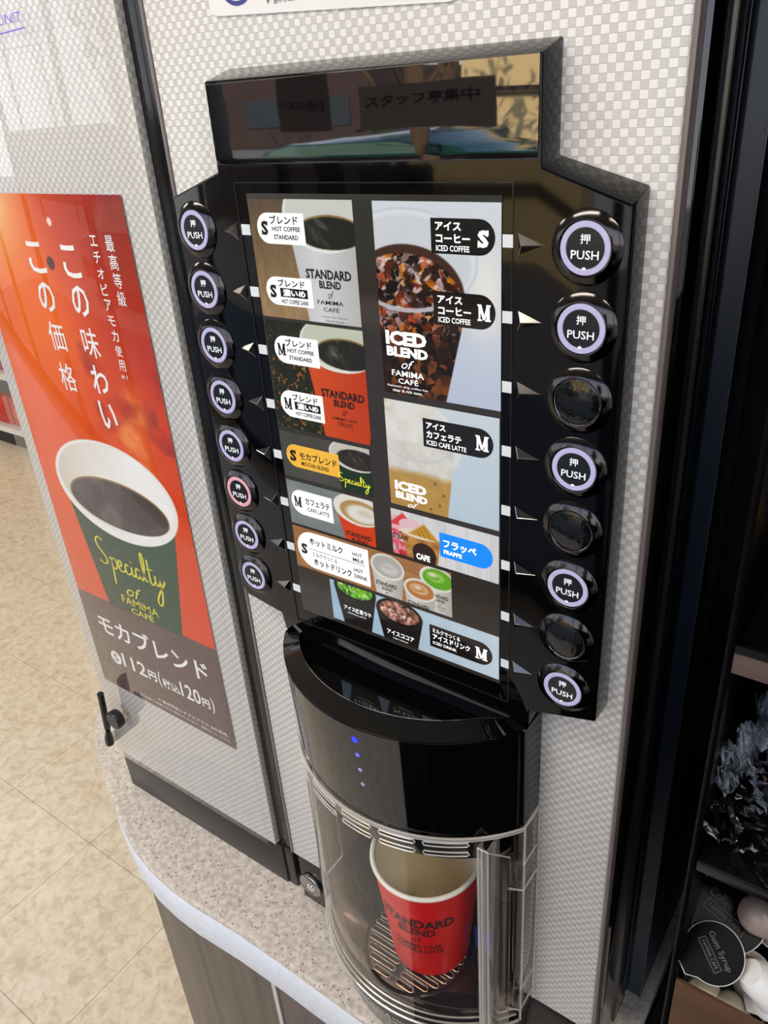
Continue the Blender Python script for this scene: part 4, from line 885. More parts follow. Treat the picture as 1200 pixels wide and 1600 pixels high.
def build_buttons():
    prof = [(18.35, 0.2), (18.3, -.35), (17.8, -.75), (14.2, -2.95), (13.7, -3.1), (13.25, -2.9), (13.1, -2.0), (12.9, 0.2)]
    R = [(r / 1000, h / 1000) for r, h in prof]
    proto = {}
    def make(kind):
        b = MB(); b.lathe(R, 56, 'Y', cap=False); bz = b.build('push_button', GUN, smooth=True, angle=25)
        bz.parent = M
        if kind == 'blank':
            c = MB(); c.lathe([(0.00001, -2.5e-3), (.0119, -2.5e-3), (.0125, -2.2e-3), (.0128, -.0005)], 48, 'Y', cap=False); k = c.build('button_cap', mat('blank_cap', (10, 10, 10), .07, bump=(300, .25)), smooth=True, angle=30); k.parent = bz
            c = MB(); c.tube([(.01275 * math.cos(a), -.0027, .01275 * math.sin(a)) for a in [2 * PI * i / 48 for i in range(48)]], .00022, 5, closed=True); k = c.build('cap_rim', CHROME); k.parent = bz
        else:
            c = MB(); c.lathe([(.0098, -2.4e-3), (.0101, -2.75e-3), (.0125, -2.75e-3), (.0129, -2.3e-3)], 56, 'Y', cap=False); k = c.build('light_ring', PINK if kind == 'pink' else LAV, smooth=True, angle=30); k.parent = bz
            c = MB(); c.lathe([(0.00001, -2.55e-3), (.0097, -2.55e-3), (.0100, -2.3e-3)], 40, 'Y', cap=False); k = c.build('button_cap', CAPM, smooth=True, angle=30); k.parent = bz
            c = MB(); text_fit(c, '押', -.0026, .0024, .0022, .0068, -.00262, bold=.012); text_fit(c, 'PUSH', -.0071, .0071, -.0051, -.0009, -.00262, bold=.008)
            c.flat([(-.0012, -.0100), (.0012, -.0100), (.0007, -.0088), (-.0007, -.0088)], -.00278); k = c.build('lettering', LETW); k.parent = bz
        return bz
    def place(src, x, z):
        if src.get('used'):
            o = src.copy(); COL.objects.link(o)
            for ch in src.children:
                c = ch.copy(); COL.objects.link(c); c.parent = o
            del o['used']
        else: o = src; src['used'] = 1
        o.location = Vector((x, 0, z)) - world_loc(M)
        return o
    P = {k: make(k) for k in ('lav', 'pink', 'blank')}
    for i in range(8):
        z = .0003 - .0392 * i
        place(P['pink' if i == 5 else 'lav'], -.1356, z)
        place(P['blank' if i in (2, 4, 6) else 'lav'], .1392, z)
    for s in P.values():
        if 'used' in s: del s['used']
    for i in range(8):
        z = .0020 - .0391 * i
        mb = MB(); mb.box(.0940, .0998, -.0009, -.0003, z - .0033, z + .0031); mb.build('lit_tab', WHITE_PL, M)
        mb = MB(); mb.box(-.0926, -.0852, -.0009, -.0003, z - .0033, z + .0031); mb.build('lit_tab', WHITE_PL, M)
        z = .0004 - .0391 * i
        for s in (1, -1):
            a, bx, r = (.1173, .1026, .1056) if s > 0 else (-.1125, -.0972, -.1004)
            vs = [(bx, .0002, z + .0056), (bx, .0002, z - .0053), (a, .0002, z), (r, -.0032, z - .0002)]
            mb = MB(); mb.add(vs, [(0, 1, 2), (0, 2, 3), (2, 1, 3), (1, 0, 3)]); mb.build('arrow_marker', mat('arrow_metal', (96, 92, 88), .16, metal=1.0), M)
            mb = MB()
            e = .00022
            for p, q in ((0, 3), (1, 3), (2, 3)): mb.tube([vs[p], vs[q]], e, 4)
            # bright edges of the arrow
            mb.build('arrow_edge', CHROME, M)
build_buttons()
# ------------------------------------------------------------------ dispensing head, door, tray
HX0, HX1, HCX = -.1075, .1155, .0040
def arc(sag, hw=.1115, y0=-.003, n=36, cx=HCX):
    R = (hw * hw + sag * sag) / (2 * sag); cy = y0 - sag + R; a0 = math.asin(hw / R)
    return [(cx + R * math.sin(a), cy - R * math.cos(a)) for a in [-a0 + 2 * a0 * i / n for i in range(n + 1)]]
def arc_y(x, sag, hw=.1115, y0=-.003):
    R = (hw * hw + sag * sag) / (2 * sag); return y0 - sag + R - math.sqrt(max(R * R - (x - HCX) ** 2, 0))
ZT, ZB = -.320, -.4165
def build_head():
    top = arc(.0615); bot = arc(.0545); inn = arc(.0515, .0985, .0015)
    n = len(top); mb = MB()
    b = .0222
    # outer shell between top and bottom arcs
    def ring(a, z): return [(x, y, z) for x, y in a] + [(HX1, b, z), (HX0, b, z)]
    V = ring(top, ZT) + ring(bot, ZB); m = n + 2
    fs = [(i, i + 1, i + 1 + m, i + m) for i in range(m - 1)] + [(m - 1, 0, m, 2 * m - 1)] + [tuple(range(m, 2 * m))]
    mb.add(V, fs)
    # rim: flat band from the outer arc to the dish
    o = len(mb.v); mb.v += [(x, y, ZT) for x, y in top] + [(x, y, ZT + .0080 * min(1, max(0, (.002 - y) / .018))) for x, y in inn]
    mb.f += [(o + i, o + i + 1, o + n + i + 1, o + n + i) for i in range(n - 1)]; mb.m += [0] * (n - 1)
    # back land
    o2 = len(mb.v); mb.v += [(HX0, b, ZT), (HX0, .0012, ZT), (HX1, .0012, ZT), (HX1, b, ZT)]; mb.f += [(o2, o2 + 1, o2 + 2, o2 + 3)]; mb.m += [0]
    me = mb.build('dispenser_head', BLACK, M)
    bm = bmesh.new(); bm.from_mesh(me.data); bmesh.ops.remove_doubles(bm, verts=bm.verts, dist=1e-5); bmesh.ops.recalc_face_normals(bm, faces=bm.faces)
    es = [e for e in bm.edges if e.is_manifold and e.calc_face_angle(0) > math.radians(50)]
    bmesh.ops.bevel(bm, geom=es, offset=.0008, segments=2, affect='EDGES', clamp_overlap=True); bm.to_mesh(me.data); bm.free()
    me.data.shade_smooth(); me.data.set_sharp_from_angle(angle=math.radians(40))
    # dish
    mb = MB(); dz = .0035
    inn2 = [(HCX + (x - HCX) * .985, .0010 + (y - .001) * .975) for x, y in inn]
    mb.add([(x, y, ZT + .0080 * min(1, max(0, (.002 - y) / .018))) for x, y in inn] + [(x, y, ZT + .0010) for x, y in inn2], [(i, i + 1, n + i + 1, n + i) for i in range(n - 1)] + [tuple(range(n, 2 * n))])
    mb.build('dish', BLACK, me)
    mb = MB(); mb.tube([(x, y + .0002, ZT + .0001 + .0080 * min(1, max(0, (.002 - y) / .018))) for x, y in arc(.0517, .0986, .0015)], .00028, 5); mb.tube([(-.0945, .0006, ZT + .0003), (.1025, .0006, ZT + .0003)], .0005, 6); mb.build('rim_highlight_edge', mat('polished_edge', (120, 116, 108), .12, metal=1.0), me)
    for i, (z, c, e) in enumerate(((-.3320, (20, 30, 250), 3.2), (-.3478, (96, 84, 226), 1.0), (-.3637, (150, 140, 190), .3), (-.3794, (150, 146, 180), .25))):
        mb = MB(); x = .0107; yy = arc_y(x, .0615 - (ZT - z) / (ZT - ZB) * .007) - .0003
        r = .0026 if i == 0 else .0018
        mb.lathe([(.00001, 0), (r, 0), (r, .0006)], 18, 'Y', (x, yy, z), cap=False); mb.build('indicator_light', mat('led_%d' % i, c, .3, emit=e), me)
    # lower skirt behind the clear door, and the spout
    mb = MB(); sk = arc(.0500, .1060, -.001); mb.prism_z(sk + [(.110, .02), (-.102, .02)], -.4500, ZB - .0003); mb.build('skirt', BLACK, M, bevel=.001)
    mb = MB(); mb.lathe([(.014, 0), (.012, -.02), (.006, -.032), (.0045, -.032), (.0045, 0)], 24, 'Z', (.012, .030, -.4505)); mb.build('spout', BLACKS, M, smooth=True)
build_head()

ZD1 = -.668      # foot of the door
def build_bay():
    # alcove: steel-grey back and cheeks, glossy tray deck with a slotted grille
    wallm = mat('alcove_grey', (158, 148, 136), .2, metal=.6, bump=(25, .1))
    mb = MB(); a = arc(-.0001 + .060, .1010, .0205)
    mb.box(-.1011, .1081, .0660, .0690, -.6230, -.4367); mb.build('alcove_back', wallm, M)
    mb = MB(); mb.box(.1083, .1120, -.006, .0215, -.6228, ZB - .0005); mb.build('alcove_cheek', BLACK, M, bevel=.0006)
    mb = MB(); mb.box(-.1050, -.1013, -.004, .0215, -.6228, ZB - .0005); mb.box(-.1011, -.0995, .0217, .0655, -.6228, -.4367); mb.build('alcove_cheek', wallm, M, bevel=.0006)
    deckz = -.6225
    deck = MB(); dk = arc(.0500, .1050, -.002); deck.prism_z(dk + [(.1078, .02), (.1078, .0655), (-.1008, .0655), (-.1008, .02)], -.6575, deckz); deck.prism_z(dk + [(.109, .0205), (-.101, .0205)], ZD1 - .003, -.6577); dko = deck.build('drip_tray', mat('tray_gloss', (92, 78, 76), .07, metal=.85), M, bevel=.0015)
    # grille: bars running with the front, in a round well
    gx, gy, gr = .0170, -.0135, .0475
    mb = MB(); mb.lathe([(gr + .0035, .0), (gr + .002, .0009), (gr, .0)], 56, 'Z', (gx, gy, deckz + .0001), cap=False); mb.build('grille_ring', mat('tray_ring', (60, 52, 50), .12, metal=.6), dko, smooth=True)
    for k in range(12):
        u = -gr + .006 + k * (2 * gr - .012) / 11
        h = math.sqrt(max(gr * gr - u * u, 0)) - .002
        if gy + u > .0600: continue
        for (p, q) in ((-h, -.0035), (.0035, h)) if k < 6 else ((-h, h),):
            if q - p < .006: continue
            mb = MB(); cx0 = gx + p; cx1 = gx + q; yy = gy + u; r = .0023
            ol = [(cx0 + r + r * math.cos(a_), yy + r * math.sin(a_)) for a_ in [PI / 2 + PI * i / 6 for i in range(7)]] + [(cx1 - r + r * math.cos(a_), yy + r * math.sin(a_)) for a_ in [-PI / 2 + PI * i / 6 for i in range(7)]]
            mb.prism_z(ol, deckz + .0001, deckz + .0006, 0); mb.tube([(a_, b_, deckz + .0010) for a_, b_ in ol], .00055, 5, 1, closed=True); mb.build('grille_slot', [mat('slot_dark', (26, 22, 20), .12), mat('slot_chrome', (220, 210, 198), .14, metal=.9)], dko, smooth=True)
    mb = MB(); mb.box(.0625, .0800, .0100, .0130, deckz + .0003, deckz + .0285); mb.build('blue_marker', mat('blue_plastic', (14, 60, 190), .35), M, bevel=.0008)
    # foot under the door, down to the counter, with white caution lettering
    ft = arc(.0570, .1100, -.001); fb = arc(.0490, .1030, .004)
    mb = MB(); mb.prism_z(fb + [(.109, .0214), (-.101, .0214)], ZC + .0005, ZD1 - .0035, 0, ft + [(.1135, .0214), (-.1055, .0214)]); foot = mb.build('tray_housing', mat('foot_black', (26, 25, 24), .14), M, bevel=.001)
    def on(u, z):
        s = .0570 - (ZD1 - z) / .07 * .008
        hw = .1100 - (ZD1 - z) / .07 * .007
        R = (hw * hw + s * s) / (2 * s); return (u, -.0015 - s + R - math.sqrt(max(R * R - (u - HCX) ** 2, 0)) + (ZD1 - z) / .07 * .005 - .0005, z)
    mb = MB(); text_fit(mb, 'CAUTION & HOT', -.0390, .030, -.6915, -.6855, fn=on, bold=.0); text_fit(mb, 'DO NOT TOUCH THE NOZZLE', -.0400, .028, -.7000, -.6945, fn=on, bold=.0); mb.build('lettering', mat('print_white', (220, 220, 216), .5), foot)
    # clear door
    dr = arc(.0560, .1108, -.0035, 44); di = arc(.0535, .1085, -.0035, 44)
    mb = MB(); n = len(dr); z0, z1 = ZD1, ZB - .001
    x_h = .0935                                        # the door bends into its handle here
    keep = [i for i, (x, y) in enumerate(dr) if x < x_h]; do = [dr[i] for i in keep]; dd = [di[i] for i in keep]; n = len(do)
    V = [(x, y, z) for z in (z0, z1) for x, y in do] + [(x, y, z) for z in (z0, z1) for x, y in dd]
    fs = [(i, i + 1, i + 1 + n, i + n) for i in range(n - 1)]
    mb.add(V, fs); door = mb.build('clear_door', ACRYL, M, smooth=True)
    def rail(pts, r, z, name='door_rim'):
        mb = MB(); mb.tube([(x, y, z) for x, y in pts], r, 8); mb.build(name, ACREDGE, door, smooth=True)
    full = dr + [(.1150, .006), (.1152, .0215)]
    rail(full, .0010, ZB - .0022); rail(full, .0007, ZB - .0050)
    lo = [(x, y - .0003) for x, y in dr]; rail(lo, .0012, ZD1 + .001); rail([(HCX + (x - HCX) * .975, y * .975) for x, y in dr], .0009, ZD1 + .0075); rail([(HCX + (x - HCX) * .95, y * .94) for x, y in dr], .0009, ZD1 + .013)
    # ventilation slots: pairs of raised clear bars
    for (xa, xb) in ((-.094, -.064), (-.054, -.024), (.0135, .0455)[:0] or (-.0145, .0125), (.0215, .0485) , (.0560, .0845)):
        for zc in (-.4245, -.4345):
            q = [(xa + (xb - xa) * i / 12, 0) for i in range(13)]
            P = [(x, arc_y(x, .0560, .1108, -.0035) - .0009, zc) for x, _ in q]
            loop = [(p[0], p[1], p[2] + .0021) for p in P] + [(P[-1][0] + .0014, P[-1][1], zc)] + [(p[0], p[1], p[2] - .0021) for p in P[::-1]] + [(P[0][0] - .0014, P[0][1], zc)]
            mb = MB(); mb.tube(loop, .0006, 6, closed=True); mb.build('slot_rim', mat('slot_bright', (246, 238, 228), .2, metal=.5), door, smooth=True)
    # handle: tall box of clear acrylic at the right edge
    hy = arc_y(.0935, .0560, .1108, -.0035)
    mb = MB(); mb.box(.0925, .1000, hy - .0075, hy - .0050, ZD1 + .002, -.4235); mb.box(.0990, .1010, hy - .0070, hy + .0120, ZD1 + .002, -.4235); mb.box(.0915, .0935, hy - .0070, hy + .0010, ZD1 + .002, -.4235); mb.build('handle', clear_mat('milky_acrylic', tint=(238, 234, 228), ior=1.49, rough=.05, haze=.13, boost=1.5), door, bevel=.0005)
    mb = MB()
    for (x, y) in ((.0925, hy - .0068), (.0965, hy - .0078), (.1010, hy - .0068)): mb.tube([(x, y, ZD1 + .002), (x, y, -.4235)], .0007, 6)
    mb.tube([(.0925, hy - .0068, -.4235), (.1010, hy - .0068, -.4235), (.1105, hy + .010, -.4400)], .0007, 6)
    mb.build('handle_edge', ACREDGE, door, smooth=True)
    mb = MB(); mb.box(.1010, .1125, hy + .0060, hy + .0085, ZD1 + .002, -.4420); mb.build('side_pane', ACRYL, door, bevel=.0005)
    for zt in (-.4690, -.6300):
        mb = MB(); mb.box(.1040, .1160, -.0075, .0150, zt - .016, zt + .014); mb.build('hinge_block', ACRYL, door, bevel=.003, seg=3)
        mb = MB(); mb.tube([(.1060, -.010, zt - .017), (.1170, -.006, zt - .016), (.1172, .0165, zt - .016)], .0010, 6); mb.tube([(.1170, -.006, zt + .014), (.1172, .0165, zt + .014)], .0008, 6)
        mb.build('hinge_edge', ACREDGE, door, smooth=True)
    mb = MB(); mb.box(.1140, .1160, -.0040, .0215, ZD1 + .004, ZB - .002); mb.build('side_plate', ACRYL, door, bevel=.0005)
    for (x, y) in ((.1165, -.0040), (.1168, .0200), (-.1075, -.003)):
        mb = MB(); mb.tube([(x, y, ZD1 + .004), (x, y, ZB - .002)], .0009, 6); mb.build('side_edge', ACREDGE, door, smooth=True)
build_bay()

def build_cup():
    cx, cy, z0, H = .0262, -.0060, -.6206, .1215; r0, r1 = .0348, .0462
    t = empty('paper_cup', (cx, cy, z0), 'red ribbed paper coffee cup with white rolled rim standing behind the clear door', 'cup')
    red = mat('cup_red', (226, 12, 12), .35)
    mb = MB(); pr = [(r0 - .0015, .0)]
    N = 74
    for i in range(N + 1):
        f = i / N; pr.append((r0 + (r1 - r0) * f + .00028 * math.sin(i * PI * .9), .001 + f * (H - .004)))
    mb.lathe(pr, 72, 'Z', (cx, cy, z0), cap=False); mb.lathe([(.00001, .003), (r0 - .002, .003)], 40, 'Z', (cx, cy, z0), cap=False); mb.build('sleeve', red, t, smooth=True, angle=60)
    mb = MB(); mb.lathe([(.00001, .008), (r0 - .002, .008), (r0 - .001, .010), (r1 - .0022, H - .002)], 64, 'Z', (cx, cy, z0), cap=False); mb.build('liner', mat('cup_liner', (250, 234, 200), .5), t, smooth=True)
    mb = MB(); mb.tube([(cx + (r1 + .0002) * math.cos(a), cy + (r1 + .0002) * math.sin(a), z0 + H - .0012) for a in [2 * PI * i / 64 for i in range(64)]], .0021, 10, closed=True); mb.build('rolled_rim', mat('cup_rim', (240, 236, 226), .4), t, smooth=True)
    mb = MB()
    ang0 = math.radians(-72)                           # the print faces the shop, a little to the right
    def on(u, z):
        f = (z - z0) / H; r = r0 + (r1 - r0) * f + .0006; a = ang0 + u / r; return (cx + r * math.cos(a), cy + r * math.sin(a), z)
    f = lambda s, x0, x1, a, b, bold=.03, sh=0: text_fit(mb, s, x0, x1, z0 + a, z0 + b, fn=on, bold=bold, shear=sh)
    f('STANDARD', -.034, .034, .077, .089, .035); f('BLEND', -.0165, .0165, .0655, .0755, .03); f('of', -.005, .005, .056, .0635, 0, .4)
    f('FAMIMA CAFÉ', -.021, .021, .0465, .0525, .02); f('COFFEE & LATTE', -.022, .022, .0385, .0445, .02); f('pour a moment of calm into your day', -.020, .020, .0330, .0345, 0); f('and enjoy it while it is hot', -.018, .018, .0295, .0310, 0); f('please recycle', -.011, .011, .0145, .0162, 0)
    mb.build('lettering', mat('cup_ink', (60, 6, 8), .5), t)
build_cup()

def build_sticker():
    t = empty('notice_sticker', (-.03, .021, .13), 'white rounded sticker with a blue round emblem above the button panel', 'sticker')
    z = lambda x: .1217 - (x + .1143) * .062
    pts = [(-.1098, .1200), (.0520, .1105), (.060, .1115), (.064, .117), (.064, .20), (-.1148, .20), (-.1153, .1255), (-.1140, .1215)]
    mb = MB(); mb.prism_y(pts, .0212, .0220); mb.build('sheet', mat('sticker_white', (236, 234, 230), .4), t)
    y = .0210
    mb = MB(); mb.lathe([(.00001, 0), (.0150, 0)], 48, 'Y', (-.0910, y, .1385), cap=False); mb.build('emblem', mat('sticker_blue', (52, 58, 132), .4), t)
    mb = MB(); mb.lathe([(.0118, 0), (.0126, 0)], 48, 'Y', (-.0910, y - .0001, .1385), cap=False); mb.build('emblem_ring', mat('sticker_white', (236, 234, 230), .4), t)
    mb = MB(); text_fit(mb, '※一部の地域及び', -.0685, -.0440, .1215, .1262, y, bold=.0); mb.build('lettering', mat('sticker_ink', (60, 52, 56), .5), t)
    t = tag(None or (lambda: (lambda mb: (text_fit(mb, 'UNIT', -.3275, -.2970, .1350, .1412, .0138, bold=-.01), mb.flat([(-.3400, .1290), (-.2960, .1308), (-.2960, .1316), (-.3400, .1298)], .0138), mb.build('sign_reflection', mat('violet_reflection', (110, 92, 226), .5)))[-1])(MB()))(), 'violet line lettering on the clear cover at the upper left', 'decal')  # reflection of a lit sign, laid on the cover as flat lettering
build_sticker()
# ------------------------------------------------------------------ condiment rack on the right
def syrup_cup(name, loc, normal, spin, label, r=.0195, lid=True, body_rgb=(226, 218, 206), text=None, depth=.022):
    """single-serve portion cup: lid disc at loc facing normal, tapering bowl behind it"""
    n = Vector(normal).normalized(); t = empty(name, loc, label, 'portion cup', 'portion cups heaped in the brown tray')
    q = n.to_track_quat('Z', 'Y'); t.rotation_mode = 'QUATERNION'
    t.rotation_quaternion = q @ Matrix.Rotation(spin, 3, 'Z').to_quaternion()
    bm_ = mat('portion_body_%d_%d_%d' % body_rgb, body_rgb, .3)
    mb = MB(); mb.lathe([(r * .98, -.0008), (r * .80, -.0016), (r * .72, -.008), (r * .62, -depth * .8), (r * .45, -depth * .97), (.0001, -depth)], 32, 'Z', cap=False); o = mb.build('bowl', bm_, smooth=True, angle=50); o.parent = t
    pts = [(r * math.cos(a), r * math.sin(a)) for a in [math.radians(d) for d in range(-60, 241, 10)]] + [(-r * .28, -r * 1.22), (r * .28, -r * 1.22)]
    mb = MB(); mb.prism_z(pts, -.0009, .0); o = mb.build('flange', mat('portion_flange', (232, 228, 220), .3), bevel=.0002); o.parent = t
    if lid:
        mb = MB(); mb.prism_z([(x * .975, y * .975) for x, y in pts], .00005, .00025); o = mb.build('foil_lid', mat('lid_black', (4, 4, 5), .35, spec=.12), smooth=False); o.parent = t
        if text:
            mb = MB(); text_fit(mb, text, -r * .62, r * .66, .08 * r, .34 * r, fn=lambda u, w: (u, w, .0004), bold=.0)
            text_fit(mb, 'FAMIMA CAFE', -r * .46, r * .46, -.20 * r, -.08 * r, fn=lambda u, w: (u, w, .0004), bold=.0)
            for a, b in (((-.56, -.02), (.56, .0)), ((-.56, -.28), (.56, -.26)), ((-.56, -.28), (-.54, .0)), ((.54, -.28), (.56, .0))): mb.add([(a[0] * r, a[1] * r, .0004), (b[0] * r, a[1] * r, .0004), (b[0] * r, b[1] * r, .0004), (a[0] * r, b[1] * r, .0004)], [(0, 1, 2, 3)])
            o = mb.build('lettering', mat('lid_print_dim', (62, 60, 66), .5) if text[0] == 'C' else mat('lid_print', (120, 112, 112), .5)); o.parent = t
    return t

def crumple(mb, c, size, n, rs, flat=(1, 1, 1)):
    """crushed film: a folded sheet of sharp facets"""
    N = n; H = {}
    ax = Vector((rs.uniform(-1, 1), rs.uniform(-1, 1), rs.uniform(-1, 1))).normalized(); bx = ax.orthogonal().normalized(); cx = ax.cross(bx)
    vs = []
    for i in range(N):
        for j in range(N):
            u = (i / (N - 1) - .5) * 2; v = (j / (N - 1) - .5) * 2
            p = ax * u * size[0] + bx * v * size[1] + cx * (rs.uniform(-1, 1) * size[2] + size[2] * math.sin(u * 5 + v * 3))
            p += Vector((rs.uniform(-1, 1), rs.uniform(-1, 1), rs.uniform(-1, 1))) * size[0] * .12
            vs.append(Vector(c) + Vector((p.x * flat[0], p.y * flat[1], p.z * flat[2])))
    fs = []
    for i in range(N - 1):
        for j in range(N - 1):
            a = i * N + j; fs += [(a, a + 1, a + N), (a + 1, a + N + 1, a + N)]
    mb.add(vs, fs)

def build_rack():
    t = empty('condiment_rack', (.4, .12, -.744), 'black open rack with brown-edged shelves right of the coffee machine', 'rack')
    x0, x1 = .2345, .560
    mb = MB(); mb.box(x0 - .0042, x0, .0, .235, -.590, .42); mb.build('side_panel', mat('rack_side', (4, 4, 5), .3, spec=.12), t, bevel=.0006)
    mb = MB(); mb.box(x1, x1 + .004, .0, .235, -.590, .42); mb.build('side_panel', mat('rack_side', (4, 4, 5), .3, spec=.12), t, bevel=.0006)
    mb = MB(); mb.box(x0 - .0042, x1 + .004, .2352, .240, -.590, .42); mb.build('back_panel', mat('rack_back', (4, 4, 6), .4, spec=.2), t)
    brown = wood_mat('shelf_brown', (70, 54, 50), (92, 74, 68), axis='X')
    for z in (-.2155, .0180):
        mb = MB(); mb.box(x0 + .0003, x1 - .0003, .001, .004, z - .0068, z + .0068); mb.build('shelf_edge', brown, t, bevel=.0006)
        mb = MB(); mb.box(x0 + .0003, x1 - .0003, .0045, .234, z - .003, z + .001); mb.build('shelf', MATTE, t)
        mb = MB(); mb.box(x0 + .0003, x1 - .0003, .0012, .0030, z + .0072, z + .0118); mb.build('shelf_lip', mat('lip_dark', (24, 22, 22), .2), t)
    mb = MB(); mb.box(x0 + .0003, x1 - .0003, .001, .234, -.386, -.376); mb.build('shelf', mat('smoked_acrylic', (15, 14, 13), .18, spec=.4), t, bevel=.001)
    # tray of portion cups
    tf = wood_mat('tray_brown', (74, 48, 30), (98, 66, 42), axis='X')
    mb = MB(); mb.box(x0 + .0008, x1 - .001, .0, .0030, -.585, -.503); mb.build('tray_front', tf, t, bevel=.0005)
    mb = MB(); mb.box(x0 + .0008, x1 - .001, .0032, .150, -.585, -.568); mb.box(x0 + .0008, x1 - .001, .150, .153, -.585, -.40); mb.build('tray_floor', MATTE, t)
    mb = MB(); mb.box(x0 + .02, x1 + .002, .06, .23, -.744, -.592); mb.build('rack_foot', MATTE, t)
    # portion cups
    toc = Vector((.29, -.377, .0725))
    def at(x, y, z, n, spin, lab, **k): syrup_cup('portion_cup', (x, y, z), n, spin, lab, **k)
    base = Vector((.05, -.62, .78))
    at(.2540, .0160, -.4770, base + Vector((-.15, 0, 0)), math.radians(-38), 'black-lidded gum syrup cup lying nearest the tray corner', text='Gum Syrup', r=.0205)
    at(.2545, .0470, -.4700, base + Vector((.1, .1, 0)), math.radians(-30), 'large black-lidded cup at the back under the smoked shelf', r=.0270, text='Coffee Fresh')
    at(.2560, .0560, -.5220, (-.1, .75, -.65), 0, 'pale cup lying bottom up behind the gum syrup lid', r=.0185, body_rgb=(170, 160, 154))
    at(.2760, .0460, -.5290, (-.35, .5, -.7), 0, 'beige cup lying on its side right of the gum syrup lid', r=.0205, body_rgb=(196, 182, 164), depth=.028)
    at(.2540, .0270, -.5420, (.1, .5, -.8), 0, 'cream cup bottom up right beneath the gum syrup lid', r=.0185, body_rgb=(206, 190, 166))
    at(.2730, .0250, -.5450, (.05, .45, -.85), .5, 'greyish cup bottom up beside the tray front', r=.0195, body_rgb=(180, 172, 158), depth=.026)
    at(.2770, .0300, -.5230, base + Vector((0, -.1, .1)), math.radians(-60), 'black-lidded cup sunk half behind the tray front', r=.0200, text='Gum Syrup')
    at(.2960, .0260, -.5000, (.6, .3, -.7), 0, 'bright white cup at the right edge of the heap', r=.0200, body_rgb=(240, 238, 232), depth=.03)
    at(.2850, .0560, -.4640, (.55, .6, -.5), .3, 'clear cup with brown stripes near the smoked shelf', r=.0210, body_rgb=(150, 134, 124), depth=.03)
    at(.2400, .0520, -.5160, (-.9, -.2, .3), 1.2, 'cup standing on edge against the rack side', r=.0180, body_rgb=(220, 206, 178))
    rs = random.Random(5)
    for k in range(10):
        at(.262 + (k % 5) * .030 + rs.uniform(-.004, .004), .045 + (k // 5) * .026, -.548 + rs.uniform(-.004, .006), (rs.uniform(-.5, .5), rs.uniform(-.6, .6), rs.choice((-1, 1, 1)) * .7), rs.uniform(0, 6), 'portion cup lower in the heap behind the tray front', r=.0185, body_rgb=rs.choice(((214, 204, 190), (226, 220, 208))))
    # wrapped cutlery and lids, plastic bags
    film = clear_mat('thin_film', tint=(246, 247, 250), ior=1.5, rough=.05, haze=.5, boost=1.3, haze_rgb=(190, 200, 216))
    fnt = film.node_tree; lw = fnt.nodes.new('ShaderNodeLayerWeight'); lw.inputs[0].default_value = .45
    for nd in fnt.nodes:
        if nd.type == 'MIX_SHADER' and nd.inputs[0].default_value == .5 and not nd.inputs[0].is_linked: fnt.links.new(math_node(fnt, 'MULTIPLY', math_node(fnt, 'POWER', lw.outputs['Facing'], 3.0), .75), nd.inputs[0])
    foil = mat('wrap_glint', (150, 148, 146), .16, metal=.9)
    for k, (x, y, z) in enumerate(((.2440, .022, -.300), (.2620, .030, -.318), (.2520, .040, -.280), (.2760, .040, -.300))):
        o = empty('plastic_bag', (x, y, z), ['thin clear plastic bag slumped at the rack corner', 'clear plastic bag lying right of the corner bag', 'tall wisp of clear film above the bags', 'clear bag deeper on the middle shelf'][k], 'bag', 'plastic bags on the middle shelf')
        mb = MB(); crumple(mb, (x, y, z), (.020, .015, .006), 16, rs, (.7, .8, 1.35 if k != 2 else 2.0)); mb.build('film', film, o, smooth=True, angle=180)
        mb = MB(); crumple(mb, (x + .003, y + .004, z - .008), (.008, .006, .002), 4, rs); mb.build('wrapper', foil, o)
    for k in range(110):
        x = .241 + (k % 13) * .0075 + rs.uniform(-.004, .004); y = .007 + (k // 13) * .011 + rs.uniform(-.003, .003); z = -.371 + rs.uniform(0, .020) + (k // 13) * .0035
        mb = MB(); crumple(mb, (x, y, z), (.0095, .0028, .0016), 6, rs, (.9, .8, .8)); o = mb.build('wrapped_stirrer', mat('black_wrap', (48, 46, 46), .12, metal=.75) if k % 3 else foil)
        tag(o, 'crinkled clear wrapper in the pile on the smoked shelf', 'wrapper', 'crinkled wrappers piled on the smoked shelf')
    for k, (x, z, s) in enumerate(((.2460, -.110, 1.0), (.2445, -.06, .8))):
        o = empty('straw_sleeve', (x, .05, z), ['curved translucent bag bulging at the rack edge on the upper shelf', 'smaller translucent bag above the bulging one'][k], 'bag')
        mb = MB()
        for q in range(7):
            mb.tube([(x - .006 + .0022 * q + .010 * math.sin(PI * i / 12), .05 + q * .002, z - .045 * s + .09 * s * i / 12) for i in range(13)], .0006, 5)
        mb.build('fold', mat('fold_blue', (70, 84, 104), .3), o)
    for k in range(3):
        x = .300 + k * .03
        o = empty('straw_box', (x, .12, -.20), ['brown carton on the upper rack shelf near the machine', 'second carton along the upper rack shelf', 'third carton along the upper rack shelf'][k], 'box')
        mb = MB(); mb.box(x - .012, x + .012, .10, .16, -.2144, -.150); mb.build('carton', mat('carton_brown', (112, 84, 60), .7), o, bevel=.001)
        mb = MB(); mb.box(x - .010, x + .010, .0992, .0999, -.19, -.17); mb.build('carton_label', mat('carton_gold', (206, 160, 90), .5), o)
build_rack()

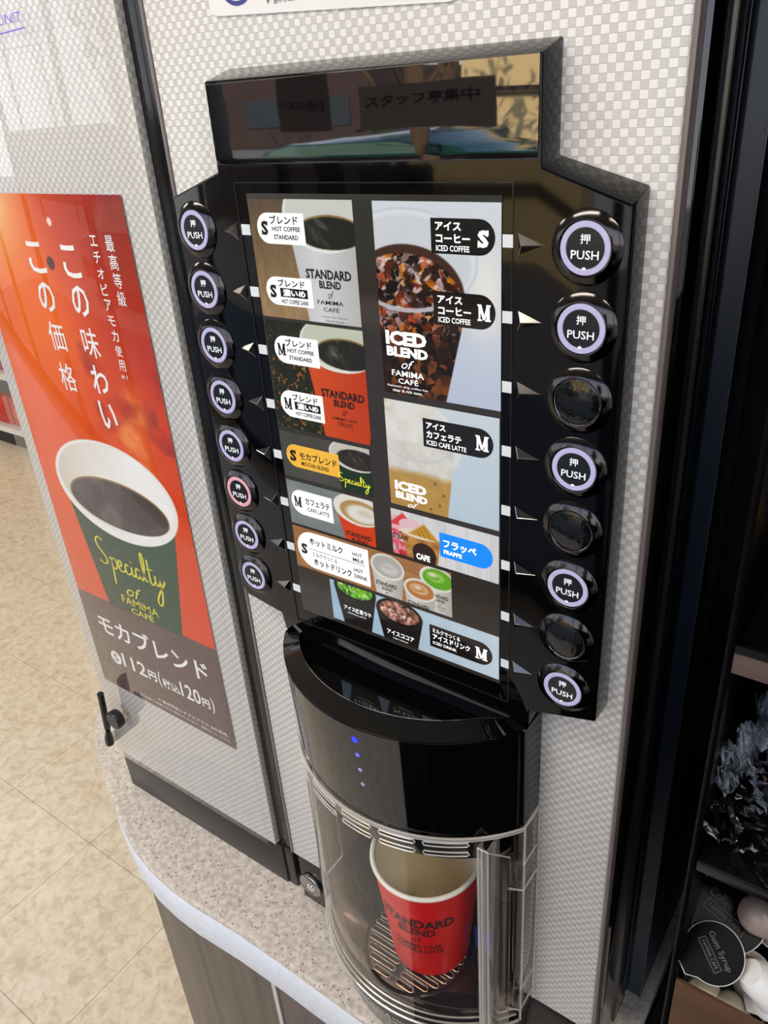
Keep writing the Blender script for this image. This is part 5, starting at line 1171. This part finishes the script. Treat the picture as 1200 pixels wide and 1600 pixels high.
# ------------------------------------------------------------------ shop shelves far behind, at the left
def build_shop():
    rs = random.Random(11)
    t = empty('store_shelf', (-5.2, 2.0, ZF), 'low white gondola shelf full of packets far behind the counter', 'shelf')
    X0, X1, Y0 = -7.6, -2.9, 1.72
    cream = mat('shelf_cream', (226, 218, 200), .5)
    mb = MB(); mb.box(X0, X1, Y0 + .04, Y0 + .5, ZF, ZF + .10); mb.build('kick_board', mat('kick_dark', (40, 34, 30), .6), t)
    for k, z in enumerate((ZF + .10, ZF + .43, ZF + .76, ZF + 1.09)):
        mb = MB(); mb.box(X0, X1, Y0, Y0 + .5, z, z + .034); mb.build('shelf_board', cream, t)
    mb = MB(); mb.box(X0, X1, Y0 + .5, Y0 + .52, ZF, ZF + 1.4); mb.build('back_board', cream, t)
    names = ['red', 'golden', 'orange', 'cream', 'crimson', 'olive', 'yellow', 'coral', 'brown']
    pal = [(196, 44, 30), (228, 176, 40), (214, 120, 34), (236, 228, 214), (150, 30, 40), (110, 120, 44), (240, 200, 90), (222, 90, 60), (80, 50, 40)]
    prot = {}
    for z in (ZF + .135, ZF + .465, ZF + .795):
        x = -4.95
        while x < -3.3:
            w = rs.choice((.10, .12, .15)); h = rs.choice((.17, .21, .24)); c = rs.choice(pal)
            cx = x + w / 2
            mb = MB(); pts = [(-w / 2, 0), (w / 2, 0), (w / 2 * .92, h * .5), (w / 2, h), (-w / 2, h), (-w / 2 * .92, h * .5)]
            mb.prism_y(pts, -.025, .03); me = mb.build('snack_packet', mat('pack_%d_%d_%d' % c, c, .35), bevel=.008)
            me.location = (cx, Y0 + .06, z)
            row = {0: 'bottom', 1: 'middle', 2: 'top'}[round((z - ZF - .135) / .33)]
            mb = MB(); c2 = rs.choice(pal); mb.box(-w * .33, w * .33, -.0275, -.0255, h * .3, h * .62); o = mb.build('packet_panel', mat('pack_%d_%d_%d' % c2, c2, .35)); o.parent = me
            tag(me, '%s snack packet with %s panel on the %s far gondola shelf, %s' % (names[pal.index(c)], names[pal.index(c2)], row, ('standing wide', 'standing narrow')[w < .12]), 'packet', 'packets on the far gondola shelf')
            x += w + .012
build_shop()
